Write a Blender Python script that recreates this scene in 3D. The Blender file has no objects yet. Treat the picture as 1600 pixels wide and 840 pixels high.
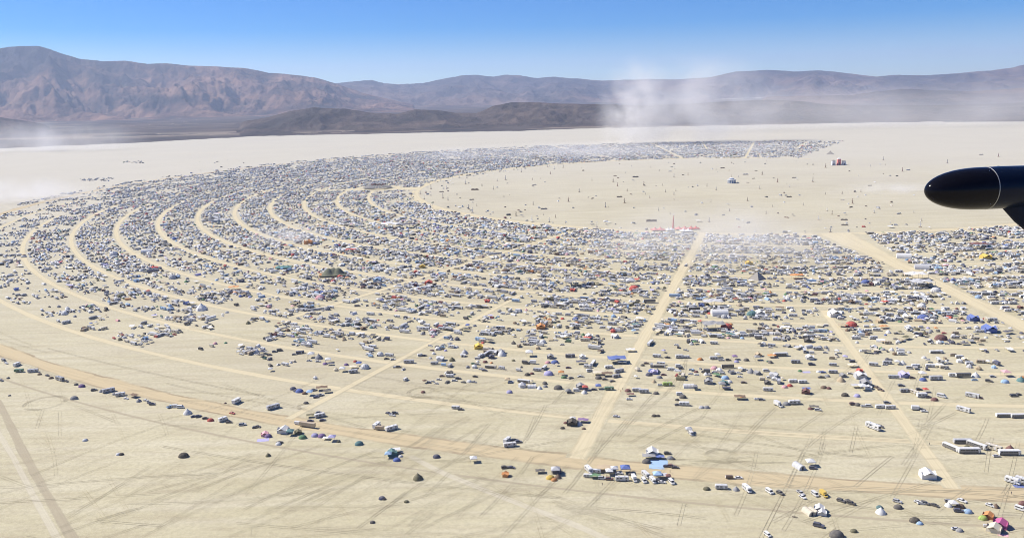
import bpy, bmesh, math, random
import numpy as np
from mathutils import Vector, Matrix
random.seed(7); RNG = np.random.default_rng(7)
SC = bpy.context.scene; COL = SC.collection
R_ = math.radians

# ------------------------------------------------------------------ camera, sky, sun, exposure
CAM_H = 223.0                                   # metres above the lake bed
FPX, PITCH, ROLL, CY = 1321.44, 0.2037, -0.0245, 420.0
cam_d = bpy.data.cameras.new('camera'); cam = bpy.data.objects.new('camera', cam_d); COL.objects.link(cam)
cam_d.sensor_width = 36.0; cam_d.lens = 36.0 * FPX / 1600.0; cam_d.clip_start = 0.1; cam_d.clip_end = 200000.0
FWD = Vector((0, math.cos(PITCH), -math.sin(PITCH))); UP0 = Vector((0, math.sin(PITCH), math.cos(PITCH))); RT0 = Vector((1, 0, 0))
_c, _s = math.cos(ROLL), math.sin(ROLL)
RIGHT = RT0 * _c + UP0 * _s; UPV = UP0 * _c - RT0 * _s
cam.matrix_world = Matrix(((RIGHT.x, UPV.x, -FWD.x, 0), (RIGHT.y, UPV.y, -FWD.y, 0), (RIGHT.z, UPV.z, -FWD.z, CAM_H), (0, 0, 0, 1)))
SC.camera = cam

SUN_EL = 46.0; SUN_AZ = -71.0                    # azimuth clockwise from +Y (away from the camera)
SUNV = Vector((math.sin(R_(SUN_AZ)) * math.cos(R_(SUN_EL)), math.cos(R_(SUN_AZ)) * math.cos(R_(SUN_EL)), math.sin(R_(SUN_EL))))
W = bpy.data.worlds.new('World'); SC.world = W; W.use_nodes = True
wn = W.node_tree; wn.nodes.clear()
wo = wn.nodes.new('ShaderNodeOutputWorld'); wb = wn.nodes.new('ShaderNodeBackground'); ws = wn.nodes.new('ShaderNodeTexSky')
ws.sky_type = 'NISHITA'; ws.sun_disc = False; ws.sun_elevation = R_(SUN_EL); ws.sun_rotation = R_(SUN_AZ)
ws.altitude = 2600; ws.air_density = 1.0; ws.dust_density = 0.15; ws.ozone_density = 3.0
wb.inputs[1].default_value = 0.10
wh = wn.nodes.new('ShaderNodeHueSaturation'); wh.inputs['Hue'].default_value = 0.518; wh.inputs['Saturation'].default_value = 2.0; wh.inputs['Value'].default_value = 0.88
wn.links.new(ws.outputs[0], wh.inputs['Color']); wn.links.new(wh.outputs[0], wb.inputs[0]); wn.links.new(wb.outputs[0], wo.inputs[0])
sun_d = bpy.data.lights.new('sun', 'SUN'); sun_d.energy = 5.0; sun_d.angle = R_(0.53); sun_d.color = (1.0, 0.95, 0.87)
sun = bpy.data.objects.new('sun', sun_d); COL.objects.link(sun)
sun.rotation_euler = (-SUNV).to_track_quat('-Z', 'Y').to_euler(); sun.location = (0, 0, 400)
SC.view_settings.view_transform = 'Standard'; SC.view_settings.look = 'None'
SC.view_settings.exposure = 0.47; SC.view_settings.gamma = 1.0; SC.view_settings.use_curve_mapping = False
SC.render.engine = 'CYCLES'
cy = SC.cycles; cy.max_bounces = 6; cy.diffuse_bounces = 2; cy.glossy_bounces = 2; cy.transmission_bounces = 2; cy.volume_bounces = 4
cy.filter_width = 1.0; cy.transparent_max_bounces = 8; cy.use_denoising = True; cy.caustics_reflective = False; cy.caustics_refractive = False
cy.sample_clamp_indirect = 4.0; cy.volume_step_rate = 2.0; cy.volume_max_steps = 128

# ------------------------------------------------------------------ survey: a bearing on the photograph to a place on the ground
def site(px, py, z=0.0):
    d = FWD + RIGHT * ((px - 800.0) / FPX) + UPV * ((CY - py) / FPX)
    t = (z - CAM_H) / d.z
    return Vector((d.x * t, d.y * t, z))
def bearing(px, py):
    d = FWD + RIGHT * ((px - 800.0) / FPX) + UPV * ((CY - py) / FPX)
    return math.atan2(d.x, d.y), d.z / math.hypot(d.x, d.y)
U = CAM_H
CITY = Vector((2.4103 * U, 9.1954 * U))          # the middle of the ring plan
RING = [7.36 * U - 0.3145 * U * k for k in range(12)]
ESP = 3.42 * U
def polar(x, y):
    dx, dy = x - CITY.x, y - CITY.y
    return np.hypot(dx, dy), np.degrees(np.arctan2(dx, -dy))
def city(r, th):
    a = math.radians(th); return Vector((CITY.x + r * math.sin(a), CITY.y - r * math.cos(a), 0))
def project(x, y, z):
    x, y, z = np.asarray(x, float), np.asarray(y, float), np.asarray(z, float) - CAM_H
    w = x * FWD.x + y * FWD.y + z * FWD.z; w = np.where(w < 1, 1, w)
    return 800 + FPX * (x * RIGHT.x + y * RIGHT.y + z * RIGHT.z) / w, CY - FPX * (x * UPV.x + y * UPV.y + z * UPV.z) / w

# ------------------------------------------------------------------ noise
_perm = np.random.default_rng(3).permutation(512); _perm = np.concatenate([_perm, _perm])
_ga = np.random.default_rng(4).uniform(0, 2 * np.pi, 512)
def perlin(x, y):
    x = np.asarray(x, float); y = np.asarray(y, float)
    xi = np.floor(x).astype(int); yi = np.floor(y).astype(int); xf = x - xi; yf = y - yi
    def g(ix, iy, fx, fy):
        a = _ga[_perm[(_perm[ix % 512] + iy) % 512]]
        return np.cos(a) * fx + np.sin(a) * fy
    u = xf ** 3 * (xf * (xf * 6 - 15) + 10); v = yf ** 3 * (yf * (yf * 6 - 15) + 10)
    n0 = g(xi, yi, xf, yf) * (1 - u) + g(xi + 1, yi, xf - 1, yf) * u
    n1 = g(xi, yi + 1, xf, yf - 1) * (1 - u) + g(xi + 1, yi + 1, xf - 1, yf - 1) * u
    return (n0 * (1 - v) + n1 * v) * 1.5
def fbm(x, y, o=5, ridged=False):
    s = 0; a = 1.0; t = 0
    for k in range(o):
        n = perlin(x + 17.3 * k, y - 9.1 * k)
        s = s + a * ((1 - np.abs(n) * 2) if ridged else n); t += a; a *= 0.5; x = x * 2.03; y = y * 2.03
    return s / t

# ------------------------------------------------------------------ materials
MAT = {}
def new_mat(name):
    m = bpy.data.materials.new(name); m.use_nodes = True; nt = m.node_tree
    b = nt.nodes['Principled BSDF']; MAT[name] = m
    return m, nt, b
def N(nt, t, **kw):
    n = nt.nodes.new(t)
    for k, v in kw.items():
        if k == 'inp':
            for i, x in v.items(): n.inputs[i].default_value = x
        else: setattr(n, k, v)
    return n
def mixc(nt, f, a, b, mode='MIX'):
    n = nt.nodes.new('ShaderNodeMix'); n.data_type = 'RGBA'; n.blend_type = mode
    for i, v in ((0, f), (6, a), (7, b)):
        if isinstance(v, bpy.types.NodeSocket): nt.links.new(v, n.inputs[i])
        elif isinstance(v, (tuple, list)): n.inputs[i].default_value = (*v[:3], 1)
        else: n.inputs[i].default_value = v
    return n.outputs[2]
def ramp(nt, src, stops):
    n = nt.nodes.new('ShaderNodeMapRange'); n.inputs[1].default_value = stops[0]; n.inputs[2].default_value = stops[1]
    n.inputs[3].default_value = stops[2]; n.inputs[4].default_value = stops[3]; nt.links.new(src, n.inputs[0]); return n.outputs[0]
def noise(nt, vec, scale, detail=4, rough=0.6):
    n = nt.nodes.new('ShaderNodeTexNoise'); n.inputs['Scale'].default_value = scale; n.inputs['Detail'].default_value = detail
    n.inputs['Roughness'].default_value = rough; nt.links.new(vec, n.inputs['Vector']); return n.outputs[0]
def stretched(nt, pos, rot, sc):
    n = nt.nodes.new('ShaderNodeMapping'); n.inputs['Rotation'].default_value = (0, 0, rot); n.inputs['Scale'].default_value = sc
    nt.links.new(pos, n.inputs[0]); return n.outputs[0]

# the colour of the dry lake bed, shared by ground, roads and tracks
pg = bpy.data.node_groups.new('playa_colour', 'ShaderNodeTree')
pg.interface.new_socket('Color', in_out='OUTPUT', socket_type='NodeSocketColor')
_go = pg.nodes.new('NodeGroupOutput'); _ge = pg.nodes.new('ShaderNodeNewGeometry'); _p = _ge.outputs['Position']
c = mixc(pg, ramp(pg, noise(pg, _p, 0.0045, 5), (0.35, 0.65, 0, 1)), (0.452, 0.402, 0.250), (0.542, 0.490, 0.325))
c = mixc(pg, ramp(pg, noise(pg, stretched(pg, _p, 0.9, (0.02, 0.16, 0.1)), 1.0, 5, 0.65), (0.47, 0.70, 0, 0.60)), c, (0.36, 0.30, 0.20))
c = mixc(pg, ramp(pg, noise(pg, stretched(pg, _p, -0.12, (0.006, 0.06, 0.1)), 1.0, 4, 0.6), (0.45, 0.75, 0, 0.6)), c, (0.62, 0.57, 0.425))
c = mixc(pg, ramp(pg, noise(pg, _p, 0.35, 4, 0.7), (0.40, 0.70, 0, 0.50)), c, (0.31, 0.268, 0.185))
c = mixc(pg, ramp(pg, noise(pg, _p, 1.3, 2, 0.7), (0.48, 0.75, 0, 0.4)), c, (0.64, 0.59, 0.445))
c = mixc(pg, ramp(pg, noise(pg, stretched(pg, _p, 0.35, (0.0016, 0.004, 0.1)), 1.0, 3, 0.5), (0.52, 0.70, 0, 0.32)), c, (0.38, 0.33, 0.26))
_sp = pg.nodes.new('ShaderNodeVectorMath'); _sp.operation = 'DISTANCE'; pg.links.new(_p, _sp.inputs[0]); _sp.inputs[1].default_value = (300, 500, 0)   # near point the painted haze is measured from
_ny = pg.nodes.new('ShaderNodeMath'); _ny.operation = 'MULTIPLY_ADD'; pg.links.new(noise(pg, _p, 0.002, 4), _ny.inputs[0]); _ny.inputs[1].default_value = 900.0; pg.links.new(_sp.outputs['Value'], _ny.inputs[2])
c = mixc(pg, ramp(pg, _ny.outputs[0], (1000.0, 3000.0, 0, 0.72)), c, (0.515, 0.485, 0.418))   # far haze painted into the ground colour, paler with distance
pg.links.new(c, _go.inputs[0])
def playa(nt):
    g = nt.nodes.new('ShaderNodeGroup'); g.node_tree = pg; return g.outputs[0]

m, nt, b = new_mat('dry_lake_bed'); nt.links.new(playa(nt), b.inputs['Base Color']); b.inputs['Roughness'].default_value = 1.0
b.inputs['Specular IOR Level'].default_value = 0.05

def road_mat(name, mid, edge, strength, rut):
    m, nt, b = new_mat(name)
    uv = nt.nodes.new('ShaderNodeUVMap'); sep = nt.nodes.new('ShaderNodeSeparateXYZ'); nt.links.new(uv.outputs[0], sep.inputs[0])
    pos = nt.nodes.new('ShaderNodeNewGeometry').outputs['Position']
    v = sep.outputs[1]                                  # 0..1 across
    wob = noise(nt, pos, 0.05, 4); 
    vv = nt.nodes.new('ShaderNodeMath'); vv.operation = 'MULTIPLY_ADD'; nt.links.new(wob, vv.inputs[0]); vv.inputs[1].default_value = 0.22; 
    vs = nt.nodes.new('ShaderNodeMath'); vs.operation = 'SUBTRACT'; nt.links.new(v, vs.inputs[0]); vs.inputs[1].default_value = 0.11
    nt.links.new(vs.outputs[0], vv.inputs[2])
    ab = nt.nodes.new('ShaderNodeMath'); ab.operation = 'SUBTRACT'; nt.links.new(vv.outputs[0], ab.inputs[0]); ab.inputs[1].default_value = 0.5
    a2 = nt.nodes.new('ShaderNodeMath'); a2.operation = 'ABSOLUTE'; nt.links.new(ab.outputs[0], a2.inputs[0])
    core = ramp(nt, a2.outputs[0], (0.44, 0.30, 0, strength))
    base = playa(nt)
    col = mixc(nt, core, base, mid)
    ed = nt.nodes.new('ShaderNodeMath'); ed.operation = 'COMPARE'; nt.links.new(a2.outputs[0], ed.inputs[0]); ed.inputs[1].default_value = 0.375; ed.inputs[2].default_value = 0.055
    em = nt.nodes.new('ShaderNodeMath'); em.operation = 'MULTIPLY'; nt.links.new(ed.outputs[0], em.inputs[0])
    nt.links.new(ramp(nt, noise(nt, pos, 0.03, 5, 0.7), (0.38, 0.62, 0, rut)), em.inputs[1])
    col = mixc(nt, em.outputs[0], col, edge)
    st = noise(nt, stretched(nt, uv.outputs[0], 0, (0.012, 9.0, 1)), 1.0, 4, 0.6)
    f2 = nt.nodes.new('ShaderNodeMath'); f2.operation = 'MULTIPLY'; nt.links.new(ramp(nt, st, (0.45, 0.7, 0, 0.35)), f2.inputs[0])
    nt.links.new(ramp(nt, a2.outputs[0], (0.44, 0.34, 0, 1)), f2.inputs[1])
    col = mixc(nt, f2.outputs[0], col, edge)
    nt.links.new(col, b.inputs['Base Color']); b.inputs['Roughness'].default_value = 1.0; b.inputs['Specular IOR Level'].default_value = 0.05
    return m
road_mat('wide_road', (0.525, 0.425, 0.26), (0.335, 0.27, 0.175), 0.9, 1.0)
road_mat('narrow_road', (0.595, 0.515, 0.335), (0.40, 0.335, 0.215), 0.95, 0.45)
road_mat('worn_track', (0.37, 0.315, 0.22), (0.31, 0.265, 0.19), 0.75, 0.5)
road_mat('pale_track', (0.58, 0.53, 0.41), (0.40, 0.35, 0.26), 0.5, 0.3)

m, nt, b = new_mat('tyre_marks')
pos = nt.nodes.new('ShaderNodeNewGeometry').outputs['Position']
nt.links.new(mixc(nt, ramp(nt, noise(nt, pos, 0.035, 5, 0.7), (0.44, 0.64, 0.0, 0.66)), playa(nt), (0.25, 0.205, 0.135)), b.inputs['Base Color'])
b.inputs['Roughness'].default_value = 1.0; b.inputs['Specular IOR Level'].default_value = 0.05

DUST = (0.50, 0.43, 0.32)
def thing_mat(name, src, rough, dust, spec=0.5):
    m, nt, b = new_mat(name)
    if src == 'obj': col = nt.nodes.new('ShaderNodeObjectInfo').outputs['Color']
    elif src == 'attr': a = nt.nodes.new('ShaderNodeAttribute'); a.attribute_name = 'tint'; col = a.outputs['Color']
    else:
        r = nt.nodes.new('ShaderNodeRGB'); r.outputs[0].default_value = (*src, 1); col = r.outputs[0]
    pos = nt.nodes.new('ShaderNodeNewGeometry').outputs['Position']
    if dust:
        col = mixc(nt, ramp(nt, noise(nt, pos, 0.9, 4, 0.7), (0.35, 0.75, dust * 0.25, dust)), col, DUST)
    nt.links.new(col, b.inputs['Base Color']); b.inputs['Roughness'].default_value = rough; b.inputs['Specular IOR Level'].default_value = spec
    return m
thing_mat('paint', 'obj', 0.38, 0.35); thing_mat('fabric', 'obj', 0.9, 0.38, 0.1)
thing_mat('glass', (0.018, 0.022, 0.03), 0.12, 0.12); thing_mat('rubber', (0.025, 0.024, 0.023), 0.85, 0.4)
thing_mat('trim', (0.10, 0.10, 0.105), 0.5, 0.3); thing_mat('metal', (0.38, 0.38, 0.38), 0.35, 0.2); thing_mat('dark_cloth', (0.035, 0.035, 0.045), 0.9, 0.2, 0.1)
thing_mat('white_panel', (0.72, 0.72, 0.70), 0.5, 0.25); thing_mat('mass', 'attr', 0.5, 0.22, 0.35); thing_mat('wood', (0.24, 0.16, 0.09), 0.8, 0.35)
thing_mat('skin', (0.45, 0.27, 0.19), 0.6, 0.1)
ROLE = {'glass': (0.03, 0.035, 0.045), 'rubber': (0.03, 0.03, 0.03), 'trim': (0.12, 0.12, 0.12), 'metal': (0.35, 0.35, 0.35), 'dark_cloth': (0.04, 0.04, 0.05), 'white_panel': (0.7, 0.7, 0.69), 'wood': (0.24, 0.16, 0.09)}

# ------------------------------------------------------------------ object helpers
def mesh_of(name, verts, faces, mats, midx=None, smooth=False):
    me = bpy.data.meshes.new(name); me.from_pydata([tuple(v) for v in verts], [], faces)
    for k in mats: me.materials.append(MAT[k])
    if midx is not None: me.polygons.foreach_set('material_index', midx)
    if smooth: me.polygons.foreach_set('use_smooth', [True] * len(me.polygons))
    me.update(); return me
def link(name, me, parent=None, **props):
    o = bpy.data.objects.new(name, me); COL.objects.link(o)
    if parent is not None: o.parent = parent
    for k, v in props.items(): o[k] = v
    return o
def structure(name, verts, faces, mat, smooth=False, uv=None):
    me = mesh_of(name, verts, faces, [mat], None, smooth)
    if uv is not None:
        l = me.uv_layers.new(name='UVMap'); vi = np.empty(len(me.loops), int); me.loops.foreach_get('vertex_index', vi)
        l.data.foreach_set('uv', np.asarray(uv, float)[vi].ravel())
    return link(name, me, kind='structure')

# ------------------------------------------------------------------ ground, roads, tracks
g_r = [0] + [200 * 1.35 ** k for k in range(19)]
gv = [(0, 0, 0)]; gf = []
for i, r in enumerate(g_r[1:]):
    for k in range(64): a = 2 * math.pi * k / 64; gv.append((r * math.cos(a), r * math.sin(a), 0))
    for k in range(64):
        k2 = (k + 1) % 64
        if i == 0: gf.append((0, 1 + k, 1 + k2))
        else: gf.append((1 + (i - 1) * 64 + k, 1 + i * 64 + k, 1 + i * 64 + k2, 1 + (i - 1) * 64 + k2))
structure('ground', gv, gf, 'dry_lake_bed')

def ribbon(name, pts, width, z, mat, jit=0.0):
    P = [Vector((p[0], p[1])) for p in pts]; V = []; UV = []; s = 0
    for i, p in enumerate(P):
        d = (P[min(i + 1, len(P) - 1)] - P[max(i - 1, 0)]).normalized(); n = Vector((-d.y, d.x))
        if i: s += (p - P[i - 1]).length
        w = width(i / (len(P) - 1)) if callable(width) else width
        w *= 1 + jit * float(perlin(s * 0.02, len(P) * 1.7))
        for k in range(5):
            t = k / 4; q = p + n * (t - 0.5) * w; V.append((q.x, q.y, z)); UV.append((s, t))
    F = [(5 * i + k, 5 * i + 5 + k, 5 * i + 6 + k, 5 * i + 1 + k) for i in range(len(P) - 1) for k in range(4)]
    return structure(name, V, F, mat, uv=UV)
ORD = ['outermost', 'second', 'third', 'fourth', 'fifth', 'sixth', 'seventh', 'eighth', 'ninth', 'tenth', 'eleventh', 'twelfth']
for k, r in enumerate(RING):
    lo = -213 if k > 2 else (-150, -118, -213)[k]
    if k == 2: lo = -78
    pts = [city(r, t) for t in np.arange(max(lo, -209), 36, 0.75)]
    ribbon('ring_road', pts, 22 if k == 0 else 8.8 if k < 6 else 9.5, 0.03 + 0.004 * k, 'wide_road' if k == 0 else 'narrow_road', 0.25)
ribbon('ring_track', [city(RING[0] + 38, t) for t in np.arange(-75, 30, 0.75)], 3.0, 0.036, 'worn_track', 0.3)
ribbon('inner_ring_road', [city(ESP + 2, t) for t in np.arange(-213, 30, 0.75)], 26, 0.024, 'narrow_road', 0.2)
RAD = []
for j in range(-28, 6):
    th = -2.8 + 7.5 * j
    if th < -212 or th > 30: continue
    full = (j % 2 == 0); wide = th in (-2.8, ) or abs(th + 92.8) < 1
    r1 = ESP if full else 5.55 * U
    RAD.append((th, r1, 20.0 if wide else 10.5 if full and th > -20 else 7.0 if full else 7.6 if th > -20 else 5.4, wide))
for j, (th, r1, w, wide) in enumerate(RAD):
    n = 40; r2 = RING[0] - 4 if th > -28 or th < -120 else 6.35 * U; pts = [city(r1 + (r2 - r1) * i / n, th) for i in range(n + 1)]
    ribbon('radial_road', pts, (lambda t, w=w, wide=wide: w * 1.35 + (45 * max(0, 1 - t * 3.2) if wide else 0)), 0.09 + 0.004 * (j % 3), 'narrow_road', 0.2)
ribbon('dirt_road', [site(x, y) for x, y in ((-60, 540), (-30, 585), (0, 632), (36, 705), (72, 770), (112, 840), (150, 905))], 6.2, 0.048, 'worn_track', 0.4)
ribbon('dirt_road', [site(x, y) for x, y in ((-60, 570), (-25, 640), (20, 712), (50, 770), (92, 845), (125, 905))], 5.0, 0.016, 'pale_track', 0.4)
ribbon('dirt_track', [site(x, y) for x, y in ((640, 712), (700, 742), (790, 778), (900, 820), (1010, 868))], 6.0, 0.044, 'pale_track', 0.3)
ribbon('dirt_track', [site(x, y) for x, y in ((-40, 352), (60, 330), (160, 312), (330, 292), (470, 262))], 7.0, 0.012, 'pale_track', 0.3)
ribbon('dirt_track', [site(x, y) for x, y in ((-40, 250), (150, 246), (350, 238), (600, 225), (900, 212))], 30.0, 0.015, 'pale_track', 0.3)
ribbon('dirt_track', [site(x, y) for x, y in ((0, 318), (30, 331), (70, 345))], 7.0, 0.009, 'pale_track', 0.3)

TV = []; TF = []; TZ = [0]
def tyre_line(pts, w):
    n = len(pts); b0 = len(TV); TZ[0] = (TZ[0] + 1) % 11; z = 0.125 + 0.003 * TZ[0]
    for i in range(n):
        p = pts[i]; d = pts[min(i + 1, n - 1)] - pts[max(i - 1, 0)]; l = max(d.length, 1e-6); nx, ny = -d.y / l * w / 2, d.x / l * w / 2
        TV.append((p.x - nx, p.y - ny, z)); TV.append((p.x + nx, p.y + ny, z))
    for i in range(n - 1): TF.append((b0 + 2 * i, b0 + 2 * i + 1, b0 + 2 * i + 3, b0 + 2 * i + 2))
def car_track(p, head, length, curve, w=0.42, gauge=1.7):
    n = max(4, int(length / 14), int(length * abs(curve) * 5)); P = []; h = head; q = Vector((p.x, p.y))
    for i in range(n + 1):
        P.append(q.copy()); h += curve * length / n; q = q + Vector((math.cos(h), math.sin(h))) * length / n
    for s in (-1, 1):
        L = []
        for i in range(n + 1):
            d = (P[min(i + 1, n)] - P[max(i - 1, 0)]).normalized(); L.append(P[i] + Vector((-d.y, d.x)) * s * gauge / 2)
        tyre_line(L, w)
rr = random.Random(11)
for _ in range(210):                                   # single passes all over the empty outer ground
    px = rr.uniform(-80, 1680); py = 600 + 270 * rr.random() ** 0.8
    h = rr.choice([R_(52), R_(60), R_(68), R_(20), R_(-12), R_(118), R_(135)]) + rr.gauss(0, 0.16)
    car_track(site(px, py), h, rr.uniform(25, 130), rr.gauss(0, 0.0012), rr.uniform(0.13, 0.24), 1.8)
for (x0, y0, x1, y1, n, sp) in ((420, 695, 180, 800, 12, 14), (600, 725, 330, 842, 12, 12), (645, 690, 440, 790, 9, 12), (735, 650, 610, 720, 12, 14), (790, 655, 700, 720, 9, 10), (760, 745, 560, 850, 9, 12), (690, 770, 600, 850, 8, 8),
        (230, 800, 60, 850, 9, 10), (900, 640, 990, 560, 4, 8), (870, 600, 790, 690, 4, 6), (1100, 770, 1180, 850, 5, 8), (980, 770, 1060, 850, 5, 9), (850, 780, 960, 830, 4, 7), (1330, 770, 1180, 840, 5, 12), (1500, 630, 1470, 700, 4, 6), (30, 640, 130, 780, 6, 16), (90, 600, 70, 690, 3, 5), (930, 570, 840, 650, 5, 8), (1600, 760, 1420, 840, 5, 12)):
    a = site(x0, y0); bb = site(x1, y1); d = (bb - a); h = math.atan2(d.y, d.x); nn = Vector((-math.sin(h), math.cos(h), 0))
    for i in range(int(n * .55)):
        L = d.length * rr.uniform(0.2, 0.8); t0 = rr.uniform(0, 1) * (d.length - L)
        car_track(a + nn * rr.gauss(0, sp * 0.85) + d.normalized() * t0, h + rr.gauss(0, 0.16), L, rr.gauss(0, 0.0008), rr.uniform(0.15, 0.26), 1.8)
for (x, y, r) in ((1127, 711, 9), (661, 612, 11), (72, 628, 14), (478, 634, 5)):
    cpt = site(x, y)
    for k in range(2): car_track(cpt + Vector((r + k * 0.7, 0, 0)), R_(90), (r + k * .7) * rr.uniform(4.2, 6.2), 1 / (r + k * 0.7), 0.24)
for k in range(45):                                    # desire lines along the outer streets and across the open middle
    r, th = rr.uniform(6.6, 7.7) * U, rr.uniform(-60, 20); car_track(city(r, th), R_(th) + rr.gauss(0, 0.1), rr.uniform(80, 320), rr.gauss(1 / r, 0.0004), rr.uniform(0.16, 0.28))
link('tyre_tracks', mesh_of('tyre_tracks', TV, TF, ['tyre_marks']), kind='stuff', label='dark paired tyre tracks criss-crossing the pale lake bed')

# ------------------------------------------------------------------ desert plain, hills and mountain ranges
def rock_mat(name, light, dark, mid, s1, s2, high=(1e6, 2e6)):
    m, nt, b = new_mat(name)
    ge = nt.nodes.new('ShaderNodeNewGeometry'); pos = ge.outputs['Position']
    c = mixc(nt, ramp(nt, noise(nt, pos, s1, 6, 0.62), (0.40, 0.60, 0, 1)), light, mid)
    c = mixc(nt, ramp(nt, noise(nt, stretched(nt, pos, 0.3, (1, 0.6, 2.2)), s2, 6, 0.66), (0.44, 0.60, 0, 0.9)), c, dark)
    sep = nt.nodes.new('ShaderNodeSeparateXYZ'); nt.links.new(pos, sep.inputs[0])
    zz = nt.nodes.new('ShaderNodeMath'); zz.operation = 'MULTIPLY_ADD'; nt.links.new(noise(nt, pos, 0.0009, 5, 0.65), zz.inputs[0]); zz.inputs[1].default_value = 1400.0; nt.links.new(sep.outputs[2], zz.inputs[2])
    c = mixc(nt, ramp(nt, zz.outputs[0], (high[0], high[1], 0, 0.9)), c, dark)      # darker juniper cover on the high slopes
    bp = nt.nodes.new('ShaderNodeBump'); bp.inputs['Strength'].default_value = 0.9; bp.inputs['Distance'].default_value = 120.0 if s1 < .003 else 30.0
    nt.links.new(noise(nt, stretched(nt, pos, 0.2, (1, .7, .6)), s1 * 3.2, 8, 0.68), bp.inputs['Height']); nt.links.new(bp.outputs[0], b.inputs['Normal'])
    nt.links.new(c, b.inputs['Base Color']); b.inputs['Roughness'].default_value = 1.0; b.inputs['Specular IOR Level'].default_value = 0.02
    return m
rock_mat('mountain_rock', (0.30, 0.185, 0.13), (0.035, 0.034, 0.036), (0.17, 0.105, 0.08), 0.0013, 0.0007, (1350, 1800))
rock_mat('far_rock', (0.22, 0.155, 0.125), (0.06, 0.055, 0.055), (0.15, 0.11, 0.09), 0.0008, 0.0005, (1050, 1350))
rock_mat('hill_scrub', (0.125, 0.095, 0.078), (0.048, 0.042, 0.04), (0.085, 0.068, 0.06), 0.004, 0.0022)
m, nt, b = new_mat('desert_scrub')
pos = nt.nodes.new('ShaderNodeNewGeometry').outputs['Position']
c = mixc(nt, ramp(nt, noise(nt, pos, 0.0012, 6, 0.65), (0.40, 0.62, 0, 1)), (0.12, 0.095, 0.08), (0.055, 0.05, 0.05))
c = mixc(nt, ramp(nt, noise(nt, stretched(nt, pos, 0.05, (0.00014, 0.0011, 1)), 1.0, 5, 0.6), (0.57, 0.70, 0, 0.85)), c, (0.34, 0.28, 0.21))
nt.links.new(c, b.inputs['Base Color']); b.inputs['Roughness'].default_value = 1.0; b.inputs['Specular IOR Level'].default_value = 0.02

def az_table(pix): 
    t = [bearing(x, y) for x, y in pix]; return np.array([a for a, _ in t]), np.array([e for _, e in t])
def range_mesh(name, sky, mat, dist, front, back, ncol, nrow, spur, seed, fine=0.05):
    A, T = az_table(sky); az = np.linspace(A[0], A[-1], ncol); tt = np.interp(az, A, T)
    D = dist(az) if callable(dist) else np.full(ncol, dist)
    tt = tt + fine * 0.012 * fbm(az * 60 + seed, az * 0 + seed, 4) 
    r0 = D - front; t = np.concatenate([np.linspace(0, 1, int(nrow * .72), endpoint=False), 1 + np.linspace(0, 1, nrow - int(nrow * .72)) ** 1.3])
    RR = np.where(t[:, None] <= 1, r0 + front * t[:, None], D + back * (t[:, None] - 1))
    AZ = np.broadcast_to(az, RR.shape)
    X = RR * np.sin(AZ); Y = RR * np.cos(AZ)
    Hc = np.maximum(CAM_H + tt * D, 5.0)
    tt2 = np.broadcast_to(t[:, None], RR.shape)
    prof = np.where(tt2 <= 1, 0.12 * tt2 + 0.88 * tt2 ** 1.9, np.clip(1 - (tt2 - 1) ** 1.2, 0, 1))
    lat = AZ * D.mean() / spur; dep = (RR - r0) / spur * 0.55
    wx = fbm(lat * .6 + seed, dep * .6, 3) * 0.9; wy = fbm(lat * .6 - seed, dep * .6 + 7, 3) * 0.9
    rid = fbm(lat + wx * .5 + seed, dep + wy * .5, 7, True) + 0.25 * fbm(lat * 5, dep * 7, 4)
    big = fbm(lat * 0.35 + seed * 2, dep * 0.5, 3)
    env = np.clip(tt2 * 2.2, 0, 1) * np.clip(1.25 - 0.75 * tt2, 0.25, 1)
    z = Hc * (prof + env * (0.58 * (rid - 0.45) + 0.24 * big))
    z = np.where(tt2 < 0.001, -3, z)
    w = np.exp(-np.linspace(-2.2, 2.2, 9) ** 2); w /= w.sum()
    for _ in range(4):
        el = (z - CAM_H) / RR; el[t < 0.35] = -9; i = el.argmax(0); j = np.arange(ncol)
        k = (tt * RR[i, j] + CAM_H) / np.maximum(z[i, j], 1.0); k = np.clip(k, 0.3, 3)
        k = np.convolve(np.pad(k, 4, mode='edge'), w, 'valid'); z = z * k
    side = np.clip(np.minimum(np.arange(ncol), ncol - 1 - np.arange(ncol)) / (ncol * 0.03), 0, 1); z = z * side - 4 * (1 - side)
    z[0] = -4; z[-1] = -4
    V = np.stack([X, Y, z], -1).reshape(-1, 3)
    nr = len(t); ii = (np.arange(nr - 1)[:, None] * ncol + np.arange(ncol - 1)).ravel()
    F = np.stack([ii, ii + 1, ii + ncol + 1, ii + ncol], -1)
    return structure(name, V.tolist(), F.tolist(), mat, smooth=True)
S_MAIN = [(-420, 80), (-300, 66), (-200, 78), (-100, 70), (0, 76), (15, 73), (60, 72), (78, 77), (100, 85), (125, 92), (160, 96), (195, 95), (230, 100), (260, 99), (300, 103), (340, 104), (385, 107), (420, 114), (450, 116), (490, 121), (520, 129), (570, 146), (640, 162), (700, 176)]
S_FAR = [(150, 160), (250, 140), (350, 128), (450, 126), (520, 131), (555, 127), (580, 125), (600, 130), (625, 132), (660, 130), (690, 124), (720, 118), (745, 117), (770, 120), (790, 117), (810, 118), (840, 122), (865, 120), (900, 123), (940, 126), (1000, 124), (1060, 124), (1110, 121), (1150, 112), (1200, 109), (1240, 112), (1280, 110), (1330, 115), (1370, 120), (1400, 117), (1450, 118), (1500, 114), (1550, 110), (1580, 106), (1600, 101), (1700, 98), (1850, 106), (2000, 100)]
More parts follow.
